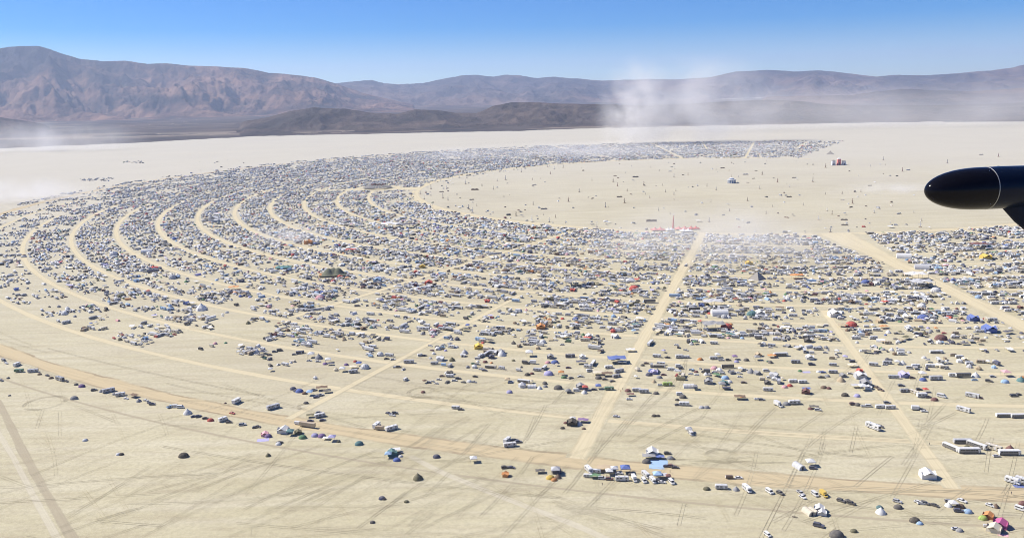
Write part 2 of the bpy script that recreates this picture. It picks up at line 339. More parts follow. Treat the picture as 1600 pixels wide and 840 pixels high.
S_HILL = [(280, 197), (340, 195), (380, 190), (420, 183), (450, 174), (490, 168), (540, 170), (580, 176), (620, 178), (650, 171), (680, 172), (710, 176), (745, 177), (770, 166), (800, 160), (840, 160), (880, 162), (940, 163), (1000, 165), (1080, 162), (1150, 158), (1200, 156), (1250, 158), (1290, 163), (1330, 164), (1400, 165), (1500, 164), (1600, 160), (1750, 158), (1900, 160)]
S_MIDR = [(1180, 152), (1250, 150), (1330, 149), (1370, 143), (1410, 139), (1460, 141), (1520, 143), (1600, 137), (1700, 134), (1850, 140)]
S_SMALL = [(-250, 178), (-120, 176), (-40, 179), (0, 183), (20, 186), (45, 190), (80, 196)]
range_mesh('mountain_range', S_FAR, 'far_rock', 25000.0, 8500.0, 6000.0, 620, 110, 2600.0, 31.7)
range_mesh('mountain_range', S_MAIN, 'mountain_rock', 18500.0, 5600.0, 5000.0, 620, 150, 1900.0, 5.2)
range_mesh('foothill_range', S_MIDR, 'far_rock', 13000.0, 3200.0, 2500.0, 260, 60, 1500.0, 14.2)
range_mesh('scrub_hills', S_HILL, 'hill_scrub', 7400.0, 1750.0, 2200.0, 560, 90, 700.0, 9.4)
range_mesh('scrub_hills', S_SMALL, 'hill_scrub', 9500.0, 1400.0, 1500.0, 160, 50, 600.0, 3.9)
EDGE = [(-500, 258), (-200, 243), (0, 232), (200, 224), (400, 213), (600, 209), (800, 205), (950, 200), (1200, 195), (1600, 188), (1800, 186), (2100, 180)]
A, T = az_table(EDGE); ncol = 500; az = np.linspace(A[0], A[-1], ncol); e = -CAM_H / np.interp(az, A, T)
e = e * (1 + 0.02 * fbm(az * 40, az * 0 + 3, 5))
V = []; nr = 60
for i in range(nr):
    t = (i / (nr - 1)) ** 1.6; r = e + (19000 - e) * t
    x = r * np.sin(az); y = r * np.cos(az)
    z = 0.35 + 10 * np.clip(t * 6, 0, 1) * np.maximum(0, fbm(x / 900 + 5, y / 900, 4)) * (1.5 + 2 * t)
    if i == 0: z = z * 0 - 1
    V += list(zip(x, y, z))
F = [(i * ncol + j, i * ncol + j + 1, (i + 1) * ncol + j + 1, (i + 1) * ncol + j) for i in range(nr - 1) for j in range(ncol - 1)]
structure('desert_plain', V, F, 'desert_scrub', smooth=True)

# ------------------------------------------------------------------ prototypes: every kind as a list of (part, verts, faces, material)
def g_box(x0, x1, y0, y1, z0, z1):
    v = [(x, y, z) for z in (z0, z1) for y in (y0, y1) for x in (x0, x1)]
    return v, [(0, 2, 3, 1), (4, 5, 7, 6), (0, 1, 5, 4), (2, 6, 7, 3), (0, 4, 6, 2), (1, 3, 7, 5)]
def g_frustum(b, t, z0, z1):                          # b, t = (x0, x1, y0, y1)
    v = [(x, y, z0) for y in b[2:] for x in b[:2]] + [(x, y, z1) for y in t[2:] for x in t[:2]]
    return v, [(0, 2, 3, 1), (4, 5, 7, 6), (0, 1, 5, 4), (2, 6, 7, 3), (0, 4, 6, 2), (1, 3, 7, 5)]
def g_prism(prof, y0, y1, tuck=0.0, ztuck=1e9):        # side outline (x, z) swept over the width; points above ztuck pulled in
    n = len(prof); f = lambda y, z: y * (1 - tuck) if z > ztuck else y
    v = [(x, f(y0, z), z) for x, z in prof] + [(x, f(y1, z), z) for x, z in prof]
    return v, [tuple(range(n)), tuple(range(2 * n - 1, n - 1, -1))] + [(i, n + i, n + (i + 1) % n, (i + 1) % n) for i in range(n)]
def g_wheel(x, y, r, w, n=10):
    v = [(x + r * math.cos(2 * math.pi * k / n), yy, r + r * math.sin(2 * math.pi * k / n)) for yy in (y - w / 2, y + w / 2) for k in range(n)]
    return v, [tuple(range(n)), tuple(range(2 * n - 1, n - 1, -1))] + [(k, n + k, n + (k + 1) % n, (k + 1) % n) for k in range(n)]
def g_pole(x, y, z0, z1, r=0.04, n=5):
    v = [(x + r * math.cos(2 * math.pi * k / n), y + r * math.sin(2 * math.pi * k / n), z) for z in (z0, z1) for k in range(n)]
    return v, [tuple(range(n - 1, -1, -1)), tuple(range(n, 2 * n))] + [(k, (k + 1) % n, n + (k + 1) % n, n + k) for k in range(n)]
def g_join(*gs):
    V = []; F = []
    for v, f in gs:
        b = len(V); V += list(v); F += [tuple(i + b for i in q) for q in f]
    return V, F
def both(name, gs, mat): return [(name, *g, mat) for g in gs]
def g_rev(prof, n, sx=1, sy=1, a0=0.0, wob=0.0, closed=True):   # (r, z) profile revolved; last point may be the apex (r=0)
    V = []; F = []
    for j, (r, z) in enumerate(prof):
        for k in range(n):
            a = a0 + 2 * math.pi * k / n; q = r * (1 + wob * math.sin(3 * a + j)); V.append((q * sx * math.cos(a), q * sy * math.sin(a), z))
    for j in range(len(prof) - 1):
        for k in range(n): F.append((j * n + k, j * n + (k + 1) % n, (j + 1) * n + (k + 1) % n, (j + 1) * n + k))
    return V, F
def wheels(xs, y, r, w): return [('wheel', *g_wheel(x, s * y, r, w), 'rubber') for x in xs for s in (-1, 1)]
def pane(x0, x1, y, z0, z1): return g_box(x0, x1, y - 0.015, y + 0.015, z0, z1)

def k_car():
    return [('body', *g_prism([(-2.25, .32), (-2.3, .8), (-2.1, .98), (-1.5, 1.0), (1.0, 1.0), (2.05, .84), (2.28, .62), (2.28, .32)], -.92, .92, .06, .9), 'paint'),
            ('window', *g_frustum((-1.75, 1.1, -.84, .84), (-1.15, .25, -.64, .64), 1.0, 1.42), 'glass'),
            ('roof', *g_frustum((-1.2, .32, -.68, .68), (-1.1, .18, -.6, .6), 1.42, 1.49), 'paint'),
            ('headlight', *g_box(2.2, 2.31, -.8, -.45, .62, .78), 'white_panel'), ('headlight', *g_box(2.2, 2.31, .45, .8, .62, .78), 'white_panel')] + wheels((-1.4, 1.42), .84, .33, .22)
def k_suv():
    return [('body', *g_prism([(-2.3, .4), (-2.35, 1.05), (1.05, 1.1), (2.15, 1.0), (2.35, .8), (2.35, .4)], -.97, .97, .05, 1.0), 'paint'),
            ('window', *g_frustum((-2.25, 1.15, -.9, .9), (-2.0, .45, -.76, .76), 1.07, 1.66), 'glass'),
            ('roof', *g_frustum((-2.06, .5, -.8, .8), (-1.95, .4, -.72, .72), 1.66, 1.76), 'paint'),
            *both('roof_rail', (g_box(-1.6, .1, -.62, -.56, 1.77, 1.85), g_box(-1.6, .1, .56, .62, 1.77, 1.85)), 'trim')] + wheels((-1.4, 1.45), .88, .38, .26)
def k_pickup():
    return [('body', *g_prism([(-2.75, .5), (-2.78, 1.0), (-.55, 1.0), (1.35, 1.05), (2.5, .98), (2.75, .8), (2.75, .5)], -.98, .98), 'paint'),
            ('window', *g_frustum((-.75, 1.35, -.9, .9), (-.55, .7, -.76, .76), 1.02, 1.68), 'glass'), ('roof', *g_frustum((-.6, .78, -.8, .8), (-.5, .66, -.74, .74), 1.68, 1.78), 'paint'),
            ('cargo_bed', *g_join(g_box(-2.76, -.85, -.97, -.86, 1.0, 1.3), g_box(-2.76, -.85, .86, .97, 1.0, 1.3), g_box(-2.77, -2.68, -.86, .86, 1.0, 1.3)), 'paint'),
            ('bed_liner', *g_box(-2.68, -.85, -.86, .86, 1.0, 1.04), 'trim')] + wheels((-1.75, 1.75), .9, .4, .27)
def k_van():
    return [('body', *g_prism([(-2.6, .4), (-2.62, 2.15), (-2.45, 2.3), (1.2, 2.3), (1.45, 2.22), (2.1, 1.3), (2.7, 1.05), (2.75, .4)], -.99, .99, .08, 2.0), 'paint'),
            ('windshield', *g_prism([(1.5, 2.16), (2.06, 1.36), (2.1, 1.38), (1.54, 2.18)], -.82, .82), 'glass'),
            *both('window', (pane(.35, 1.4, -.985, 1.35, 1.95), pane(.35, 1.4, .985, 1.35, 1.95)), 'glass'), *both('window', (pane(-2.2, .1, -.985, 1.4, 1.95), pane(-2.2, .1, .985, 1.4, 1.95)), 'glass')] + wheels((-1.6, 1.75), .9, .37, .25)
def k_motorhome(L=9.2):
    h = L / 2; p = [('body', *g_prism([(-h, .55), (-h, 3.0), (-h + .15, 3.15), (h - .5, 3.15), (h - .15, 2.95), (h, 1.4), (h, .55)], -1.25, 1.25, .04, 2.98), 'paint'),
        ('windshield', *g_prism([(h - .14, 2.75), (h - .01, 1.5), (h + .04, 1.5), (h - .09, 2.75)], -1.05, 1.05), 'glass'),
        *both('stripe', (g_box(-h + .1, h - .3, -1.268, -1.25, 1.05, 1.3), g_box(-h + .1, h - .3, 1.25, 1.268, 1.05, 1.3)), 'trim'),
        ('door', *g_box(1.0, 1.75, -1.275, -1.25, .6, 2.5), 'white_panel')]
    for x0, x1 in ((-3.6, -2.5), (-1.6, -.1), (2.3, 3.4)): p += list(both('window', (pane(x0, x1, -1.262, 1.75, 2.5), pane(x0, x1, 1.262, 1.75, 2.5)), 'glass'))
    for x in (-2.4, 1.6): p.append(('roof_unit', *g_frustum((x - .5, x + .5, -.4, .4), (x - .4, x + .35, -.3, .3), 3.15, 3.45), 'white_panel'))
    p += [('awning', *g_prism([(-2.6, 2.75), (-2.6, 2.95), (.8, 2.95), (.8, 2.75)], -1.42, -1.26), 'metal')]
    return p + wheels((-2.2, 3.0), 1.12, .45, .3)
def k_camper():                                        # cab-over motorhome
    return [('body', *g_prism([(-3.6, .6), (-3.6, 2.95), (-3.5, 3.05), (2.6, 3.05), (2.95, 2.75), (2.95, 2.2), (1.7, 2.1), (1.7, .6)], -1.18, 1.18), 'paint'),
            ('cab', *g_prism([(1.7, .5), (1.7, 2.1), (2.1, 2.1), (2.75, 1.35), (3.55, 1.15), (3.65, .5)], -1.0, 1.0, .08, 1.6), 'paint'), ('windshield', *g_prism([(2.14, 2.06), (2.7, 1.4), (2.75, 1.42), (2.2, 2.09)], -.84, .84), 'glass'),
            *both('window', (pane(-2.8, -1.5, -1.19, 1.7, 2.4), pane(-2.8, -1.5, 1.19, 1.7, 2.4)), 'glass'), *both('window', (pane(-.6, .7, -1.19, 1.7, 2.4), pane(-.6, .7, 1.19, 1.7, 2.4)), 'glass'),
            *both('stripe', (g_box(-3.5, 1.6, -1.2, -1.18, 1.0, 1.2), g_box(-3.5, 1.6, 1.18, 1.2, 1.0, 1.2)), 'trim'), ('roof_unit', *g_frustum((-1.2, -.2, -.4, .4), (-1.1, -.35, -.3, .3), 3.05, 3.33), 'white_panel')] + wheels((-2.0, 2.75), 1.0, .4, .28)
def k_trailer():
    p = [('body', *g_prism([(-3.6, .7), (-3.75, 1.2), (-3.6, 2.55), (-3.3, 2.8), (3.1, 2.85), (3.55, 2.5), (3.75, 1.6), (3.6, .7)], -1.2, 1.2, .05, 2.6), 'paint'),
         *both('stripe', (g_box(-3.5, 3.5, -1.22, -1.2, .95, 1.2), g_box(-3.5, 3.5, 1.2, 1.22, .95, 1.2)), 'trim'), ('door', *g_box(1.1, 1.8, -1.225, -1.2, .75, 2.4), 'white_panel'),
         ('roof_unit', *g_frustum((-.5, .5, -.4, .4), (-.4, .35, -.3, .3), 2.84, 3.12), 'white_panel'), ('tow_hitch', *g_prism([(3.6, .5), (3.6, .65), (4.9, .65), (4.9, .5)], -.12, .12), 'trim')]
    for x0, x1 in ((-3.0, -1.7), (-.9, .5), (2.2, 3.0)): p += list(both('window', (pane(x0, x1, -1.212, 1.55, 2.2), pane(x0, x1, 1.212, 1.55, 2.2)), 'glass'))
    return p + wheels((-.5, .35), 1.12, .36, .25)
def k_bus():
    p = [('body', *g_prism([(-6, .55), (-6, 2.9), (-5.8, 3.15), (5.5, 3.15), (5.85, 2.95), (6.0, 1.4), (6.0, .55)], -1.27, 1.27, .07, 2.95), 'paint'),
         ('windshield', *g_prism([(5.87, 2.75), (5.99, 1.5), (6.04, 1.5), (5.92, 2.75)], -1.1, 1.1), 'glass'), ('door', *g_box(4.6, 5.4, -1.30, -1.285, .6, 2.7), 'white_panel'), *both('side_panel', (g_box(-5.9, 5.75, -1.284, -1.27, .6, 1.62), g_box(-5.9, 5.75, 1.27, 1.284, .6, 1.62)), 'trim')]
    for k in range(7): x = -5.4 + 1.4 * k; p += list(both('window', (pane(x, x + 1.22, -1.283, 1.7, 2.55), pane(x, x + 1.22, 1.283, 1.7, 2.55)), 'glass'))
    for x in (-3, 2): p.append(('roof_hatch', *g_frustum((x - .45, x + .45, -.45, .45), (x - .35, x + .35, -.35, .35), 3.15, 3.33), 'white_panel'))
    return p + wheels((-3.4, 3.9), 1.13, .5, .3)
def k_box_truck():
    return [('cargo_box', *g_box(-3.9, 1.6, -1.22, 1.22, .95, 3.5), 'paint'), ('cab', *g_prism([(1.75, .55), (1.75, 2.35), (2.35, 2.35), (2.95, 1.45), (3.75, 1.3), (3.85, .55)], -1.05, 1.05, .06, 1.9), 'paint'),
            ('windshield', *g_prism([(2.4, 2.3), (2.93, 1.5), (2.99, 1.52), (2.46, 2.32)], -.9, .9), 'glass'), *both('window', (pane(1.9, 2.4, -1.05, 1.5, 2.1), pane(1.9, 2.4, 1.05, 1.5, 2.1)), 'glass'),
            ('chassis', *g_box(-3.8, 3.2, -.5, .5, .6, .94), 'trim'), ('rear_door', *g_box(-3.93, -3.9, -1.1, 1.1, 1.1, 3.35), 'white_panel')] + wheels((-2.4, 2.75), 1.0, .45, .3)
def k_semi():
    return [('cargo_box', *g_box(-6.5, 6.2, -1.28, 1.28, 1.2, 3.9), 'paint'), ('chassis', *g_box(-6.2, 6.0, -.5, .5, .85, 1.18), 'trim'), *both('landing_leg', (g_pole(3.6, -.7, 0, 1.2, .08), g_pole(3.6, .7, 0, 1.2, .08)), 'metal'),
            ('rear_door', *g_box(-6.53, -6.5, -1.15, 1.15, 1.3, 3.8), 'white_panel'), *both('rib', [g_box(x, x + .12, s * 1.29 - .012, s * 1.29 + .012, 1.3, 3.8) for x in (-4.5, -2.3, 0, 2.2, 4.4) for s in (-1, 1)], 'metal')] + wheels((-5.2, -4.1), 1.1, .5, .32)
def k_cargo_trailer():
    return [('cargo_box', *g_prism([(-2.4, .55), (-2.4, 2.5), (2.2, 2.55), (2.75, 2.2), (2.75, .55)], -1.05, 1.05), 'paint'), ('rear_door', *g_box(-2.43, -2.4, -.95, .95, .65, 2.4), 'white_panel'), *both('fender', (g_box(-.75, .75, -1.3, -1.05, .72, .78), g_box(-.75, .75, 1.05, 1.3, .72, .78)), 'trim'),
            ('tow_hitch', *g_box(2.75, 3.8, -.1, .1, .45, .57), 'trim')] + wheels((-.38, .38), 1.17, .33, .22)
def k_dome_tent():
    p = [(1.5, 0), (1.46, .45), (1.2, 1.0), (.72, 1.4), (.25, 1.56), (.001, 1.6)]
    poles = []
    for a in (R_(30), R_(150)):
        V = []; e = (-math.sin(a) * .03, math.cos(a) * .03)
        for t in np.linspace(0, math.pi, 9):
            q = (1.9 * math.cos(t) * math.cos(a), 1.53 * math.cos(t) * math.sin(a), 1.63 * math.sin(t)); V += [(q[0] - e[0], q[1] - e[1], q[2]), (q[0], q[1], q[2] + .03), (q[0] + e[0], q[1] + e[1], q[2])]
        poles.append((V, [(3 * i + k, 3 * i + k + 1, 3 * i + k + 4, 3 * i + k + 3) for i in range(8) for k in range(2)]))
    return [('shell', *g_rev(p, 12, 1.25, 1.0, R_(15)), 'fabric'), *both('pole', poles, 'trim'),
            ('door_flap', [(1.86, -.42, .03), (1.86, .42, .03), (1.63, .34, .82), (1.63, -.34, .82), (1.36, 0, 1.2)], [(0, 1, 2, 3), (3, 2, 4)], 'dark_cloth')]
def k_peak_tent():
    p = [(2.6, 0), (2.25, 1.1), (1.3, 2.0), (.55, 2.7), (.1, 3.3), (.001, 3.35)]
    return [('shell', *g_rev(p, 8, 1, 1, R_(22.5), .03), 'fabric'), ('door_flap', [(2.44, -.55, .02), (2.44, .55, .02), (1.62, .3, 1.65), (1.62, -.3, 1.65)], [(0, 1, 2, 3)], 'dark_cloth'), ('centre_pole', *g_pole(0, 0, 3.2, 3.9, .05), 'metal')] + \
        [('guy_rope', [(2.3 * math.cos(a), 2.3 * math.sin(a), 1.1), (2.3 * math.cos(a) - .04 * math.sin(a), 2.3 * math.sin(a) + .04 * math.cos(a), 1.1), (3.7 * math.cos(a), 3.7 * math.sin(a), 0.0)], [(0, 1, 2)], 'metal') for a in (R_(22.5), R_(112.5), R_(202.5), R_(292.5))]
def k_wall_tent():
    return [('wall', *g_box(-3.0, 3.0, -2.2, 2.2, 0, 2.1), 'fabric'), ('roof', *g_prism([(-2.45, 2.0), (-2.45, 2.12), (0, 3.45), (2.45, 2.12), (2.45, 2.0), (0, 3.3)], -3.15, 3.15), 'fabric'),
            ('gable', [(-3.0, -2.2, 2.1), (-3.0, 2.2, 2.1), (-3.0, 0, 3.32), (3.0, -2.2, 2.1), (3.0, 2.2, 2.1), (3.0, 0, 3.32)], [(0, 1, 2), (3, 5, 4)], 'fabric'), ('door_flap', *g_box(3.0, 3.03, -.7, .7, 0.02, 2.0), 'dark_cloth')]
def k_canopy():
    legs = [('leg', *g_pole(x, y, 0, 2.15, .045), 'metal') for x in (-1.45, 1.45) for y in (-1.45, 1.45)]
    V = [(-1.55, -1.55, 2.1), (1.55, -1.55, 2.1), (1.55, 1.55, 2.1), (-1.55, 1.55, 2.1), (-.7, -.7, 2.62), (.7, -.7, 2.62), (.7, .7, 2.62), (-.7, .7, 2.62), (0, 0, 2.95)]
    F = [(0, 1, 5, 4), (1, 2, 6, 5), (2, 3, 7, 6), (3, 0, 4, 7), (4, 5, 8), (5, 6, 8), (6, 7, 8), (7, 4, 8)]
    val = g_join(*[([(a[0], a[1], 1.88), (b_[0], b_[1], 1.88), (b_[0], b_[1], 2.11), (a[0], a[1], 2.11)], [(0, 1, 2, 3)]) for a, b_ in (((-1.56, -1.56), (1.56, -1.56)), ((1.56, -1.56), (1.56, 1.56)), ((1.56, 1.56), (-1.56, 1.56)), ((-1.56, 1.56), (-1.56, -1.56)))])
    return [('roof', V, F, 'fabric'), ('valance', *val, 'fabric')] + legs
def k_shade():
    V = []; F = []; n = 6; mm = 4
    for j in range(mm + 1):
        for i in range(n + 1): V.append((-4 + 8 * i / n, -2.5 + 5 * j / mm, 2.5 + .22 * math.cos(i * 2.1) * math.cos(j * 1.6) - .03 * (i - 3) ** 2))
    F = [(j * (n + 1) + i, j * (n + 1) + i + 1, (j + 1) * (n + 1) + i + 1, (j + 1) * (n + 1) + i) for j in range(mm) for i in range(n)]
    return [('tarp', V, F, 'fabric')] + [('pole', *g_pole(x, y, 0, 2.4, .05), 'metal') for x in (-3.9, 0, 3.9) for y in (-2.4, 2.4)]
def k_barrel():
    n = 10; prof = [(2.1 * math.cos(math.pi * k / n), 2.5 * math.sin(math.pi * k / n) ** .85) for k in range(n + 1)]
    V = [(x, y, z) for x in (-3.4, 3.4) for y, z in prof]; F = [(k, k + 1, n + 2 + k, n + 1 + k) for k in range(n)]
    end = [(x, y * .985, z * .985) for x in (-3.36, 3.36) for y, z in prof]
    ribs = [([(x + d, y * 1.012, z * 1.012 + .01) for d in (-.06, .06) for y, z in prof], [(k, k + 1, n + 2 + k, n + 1 + k) for k in range(n)]) for x in (-3.3, -1.1, 1.1, 3.3)]
    return [('vault', V, F, 'fabric'), ('end_wall', end[:n + 1], [tuple(range(n + 1))], 'fabric'), ('end_wall', end[n + 1:], [tuple(range(n + 1))], 'fabric'), *both('rib', ribs, 'metal'), ('door_flap', *g_box(3.37, 3.4, -.6, .6, .02, 1.8), 'dark_cloth')]
def k_yurt():
    return [('wall', *g_rev([(2.4, 0), (2.4, 1.75)], 6), 'fabric'), ('roof', *g_rev([(2.5, 1.72), (1.2, 2.6), (.2, 3.2), (.001, 3.22)], 6), 'fabric'), ('door', *g_box(2.02, 2.1, -.5, .5, .02, 1.6), 'dark_cloth')]
def k_geodesic():
    bm = bmesh.new(); bmesh.ops.create_icosphere(bm, subdivisions=2, radius=3.4)
    for v in bm.verts:
        if v.co.z < -.2: v.co.z = -.2
    bmesh.ops.delete(bm, geom=[f for f in bm.faces if all(v.co.z <= -.19 for v in f.verts)], context='FACES')
    bm.verts.ensure_lookup_table(); V = [tuple(v.co + Vector((0, 0, .2))) for v in bm.verts]; bm.verts.index_update(); F = [tuple(v.index for v in f.verts) for f in bm.faces]
    st = []
    for ed in bm.edges:
        a, b2 = ed.verts[0].co * 1.012 + Vector((0, 0, .21)), ed.verts[1].co * 1.012 + Vector((0, 0, .21)); d = (b2 - a).normalized(); n_ = ((a + b2) / 2).normalized(); q = d.cross(n_) * .05
        st.append(([tuple(a - q), tuple(a + q), tuple(b2 + q), tuple(b2 - q)], [(0, 1, 2, 3)]))
    bm.free()
    return [('cover', V, F, 'fabric'), ('strut', *g_join(*st), 'metal'), ('door_flap', *g_box(3.15, 3.32, -.7, .7, .02, 1.7), 'dark_cloth')]
def k_toilet():
    return [('cabin', *g_frustum((-.58, .58, -.58, .58), (-.55, .55, -.55, .55), .08, 2.15), 'paint'), ('roof', *g_prism([(-.62, 2.15), (-.62, 2.2), (-.3, 2.36), (.3, 2.36), (.62, 2.2), (.62, 2.15)], -.62, .62), 'white_panel'), ('base', *g_box(-.62, .62, -.62, .62, 0, .08), 'trim'), ('door', *g_box(-.4, .4, -.6, -.575, .2, 2.0), 'white_panel')]
def k_art():
    return [('base', *g_frustum((-2.2, 2.2, -1.8, 1.8), (-1.6, 1.6, -1.3, 1.3), 0, .9), 'wood'), ('mast', *g_frustum((-.7, .7, -.6, .6), (-.2, .2, -.2, .2), .9, 7.5), 'paint'), ('arm', *g_prism([(-2.4, 4.6), (-2.2, 5.0), (0, 4.4), (2.0, 6.1), (2.3, 5.8), (0, 3.8)], -.25, .25), 'paint'), ('finial', *g_rev([(.001, 7.3), (.8, 7.9), (.9, 8.5), (.4, 9.1), (.001, 9.2)], 8), 'paint')]
def k_art_wall():
    return [('deck', *g_box(-7, 7, -1.8, 1.8, 0, .5), 'wood'), ('panel', *g_prism([(-6.6, .5), (-6.6, 2.4), (-3, 2.9), (0, 2.2), (3, 3.0), (6.6, 2.3), (6.6, .5)], -.3, .3), 'paint'), *both('brace', [g_frustum((x - .1, x + .1, .3, 1.7), (x - .1, x + .1, .3, .4), .5, 2.1) for x in (-5, -1.6, 1.6, 5)], 'wood')]
def k_tarp():
    V = []; n = 8
    for j in range(n + 1):
        for i in range(n + 1): V.append((-3.5 + 7 * i / n + .12 * math.sin(3.1 * j), -2.3 + 4.6 * j / n + .1 * math.sin(2.3 * i), .06 + .05 * math.sin(1.9 * i + 2.3 * j)))
    F = [(j * (n + 1) + i, j * (n + 1) + i + 1, (j + 1) * (n + 1) + i + 1, (j + 1) * (n + 1) + i) for j in range(n) for i in range(n)]
    return [('sheet', V, F, 'fabric'), *both('peg', [g_pole(x, y, 0, .25, .05) for x in (-3.4, 3.4) for y in (-2.2, 2.2)], 'metal')]
# kind: builder, object name, words, category, mix weight in the camps, length
KIND = {'car': (k_car, 'parked_car', 'car', 'car', 15, 4.6), 'suv': (k_suv, 'estate_car', 'estate car', 'car', 10, 4.7), 'pickup': (k_pickup, 'pickup_truck', 'pickup truck', 'pickup truck', 6, 5.5), 'van': (k_van, 'parked_van', 'van', 'van', 6, 5.4),
        'motorhome': (k_motorhome, 'motorhome', 'motorhome', 'motorhome', 7, 9.2), 'camper': (k_camper, 'cab_over_camper', 'cab-over camper', 'camper', 6, 7.3), 'trailer': (k_trailer, 'travel_trailer', 'travel trailer', 'trailer', 9, 8.0), 'bus': (k_bus, 'coach_bus', 'coach bus', 'bus', 1.2, 12.0),
        'box_truck': (k_box_truck, 'box_truck', 'box truck', 'truck', 3, 7.8), 'semi': (k_semi, 'semi_trailer', 'semi-trailer', 'semi-trailer', .9, 12.7), 'cargo': (k_cargo_trailer, 'cargo_trailer', 'cargo trailer', 'cargo trailer', 3, 6.0),
        'dome': (k_dome_tent, 'dome_tent', 'dome tent', 'tent', 15, 3.7), 'peak': (k_peak_tent, 'peaked_tent', 'peaked tent', 'peaked tent', 3, 5.2), 'wall': (k_wall_tent, 'wall_tent', 'wall tent', 'wall tent', 4, 6.2), 'canopy': (k_canopy, 'pop_up_canopy', 'pop-up canopy', 'canopy', 12, 3.1),
        'shade': (k_shade, 'shade_tarp', 'shade tarp', 'shade tarp', 6, 8.0), 'barrel': (k_barrel, 'barrel_shelter', 'barrel-vault shelter', 'shelter', 2.5, 6.8), 'yurt': (k_yurt, 'hexagonal_yurt', 'six-sided yurt', 'yurt', 3, 4.9), 'geodesic': (k_geodesic, 'geodesic_dome', 'geodesic dome', 'dome', .7, 6.9),
        'toilet': (k_toilet, 'portable_toilet', 'portable toilet', 'portable toilet', 0, 1.2), 'art': (k_art, 'sculpture', 'tall sculpture', 'sculpture', 0, 4.4), 'art_wall': (k_art_wall, 'sculpture_wall', 'low sculpture', 'art wall', 0, 14.0), 'tarp': (k_tarp, 'ground_tarp', 'ground tarp', 'tarp', 0, 7.0)}
HOUSED = {'motorhome': 'motorhomes', 'camper': 'campers', 'trailer': 'travel trailers'}
COLOUR = {'white': (.74, .74, .72), 'silver': (.50, .51, .53), 'grey': (.26, .27, .29), 'charcoal': (.07, .072, .08), 'black': (.018, .018, .022), 'navy': (.03, .045, .11), 'blue': (.05, .12, .40), 'light blue': (.30, .48, .70), 'teal': (.035, .17, .19), 'green': (.06, .20, .09),
          'lime': (.36, .52, .09), 'olive': (.09, .09, .045), 'brown': (.13, .075, .05), 'tan': (.46, .36, .23), 'cream': (.68, .61, .47), 'maroon': (.14, .035, .045), 'red': (.52, .05, .045), 'orange': (.62, .24, .06), 'yellow': (.66, .45, .06), 'pink': (.72, .38, .42), 'magenta': (.50, .05, .26), 'purple': (.18, .10, .28), 'lilac': (.42, .40, .66)}
PROTO = {}
for kk, (fn, *_r) in KIND.items():
    parts = fn(); pm = []
    cnt = {}
    for nm, v, f, mt in parts: pm.append((nm, mesh_of(nm, v, f, [mt], None, mt == 'fabric' and kk in ('dome', 'peak', 'barrel', 'shade')), mt))
    mats = []; V = []; F = []; MI = []
    for nm, v, f, mt in parts:
        if nm in ('headlight', 'guy_rope', 'roof_rail', 'rib', 'fender', 'rear_door') and kk != 'semi': continue
        if mt not in mats: mats.append(mt)
        b0 = len(V); V += list(v); F += [tuple(i + b0 for i in q) for q in f]; MI += [mats.index(mt)] * len(f)
    PROTO[kk] = (pm, mesh_of(KIND[kk][1], V, F, mats, MI), (np.array(V, float), F, [mats[i] for i in MI]))
DROP = {'headlight', 'guy_rope', 'roof_rail', 'rib', 'fender', 'rear_door', 'wheel', 'tow_hitch', 'awning', 'strut', 'pole', 'door', 'stripe', 'leg', 'landing_leg', 'roof_hatch', 'base', 'centre_pole', 'bed_liner', 'chassis', 'side_panel', 'finial'}
BAND = {'motorhome': (-3.6, 3.4, 1.262, 1.75, 2.5), 'trailer': (-3.0, 3.0, 1.212, 1.55, 2.2), 'bus': (-5.4, 5.2, 1.283, 1.5, 2.55), 'camper': (-2.8, .7, 1.19, 1.7, 2.4), 'van': (-2.2, 1.4, .985, 1.38, 1.95), 'box_truck': (1.9, 2.4, 1.06, 1.5, 2.1)}
def g_lod(kk):                                         # the same outline with fewer faces, for the far mass of camps
    V, F, M = [], [], []
    def put(v, f, mt):
        b0 = len(V); V.extend(v); F.extend(tuple(i + b0 for i in q) for q in f); M.extend([mt] * len(f))
    if kk == 'dome': put(*g_rev([(1.5, 0), (1.3, .9), (.65, 1.45), (.001, 1.6)], 7, 1.25), 'fabric')
    elif kk == 'peak': put(*g_rev([(2.6, 0), (2.0, 1.4), (.6, 2.7), (.001, 3.35)], 6), 'fabric')
    elif kk == 'shade': put([(-4 + 4 * i, -2.5 + 2.5 * j, 2.5 + .2 * math.cos(2 * i) * math.cos(2 * j)) for j in range(3) for i in range(3)], [(3 * j + i, 3 * j + i + 1, 3 * j + i + 4, 3 * j + i + 3) for j in range(2) for i in range(2)], 'fabric')
    elif kk == 'barrel':
        pr = [(2.1 * math.cos(math.pi * k / 6), 2.5 * math.sin(math.pi * k / 6) ** .85) for k in range(7)]
        put([(x, y, z) for x in (-3.4, 3.4) for y, z in pr], [(k, k + 1, 8 + k, 7 + k) for k in range(6)] + [tuple(range(7)), tuple(range(7, 14))], 'fabric')
    else:
        for nm, v, f, mt in KIND[kk][0]():
            if nm in DROP or (nm == 'window' and kk in BAND): continue
            put(v, f, mt)
        if kk in BAND:
            x0, x1, y, z0, z1 = BAND[kk]
            for q in (-y, y): put([(x0, q, z0), (x1, q, z0), (x1, q, z1), (x0, q, z1)], [(0, 1, 2, 3)], 'glass')
    V = np.array(V, float)
    if kk in ('car', 'suv', 'pickup', 'van', 'motorhome', 'camper', 'trailer', 'bus', 'box_truck', 'cargo'):
        z = V[:, 2]; z[z < .99] = np.maximum(0.12, z[z < .99] - .3)
    return V, F, M

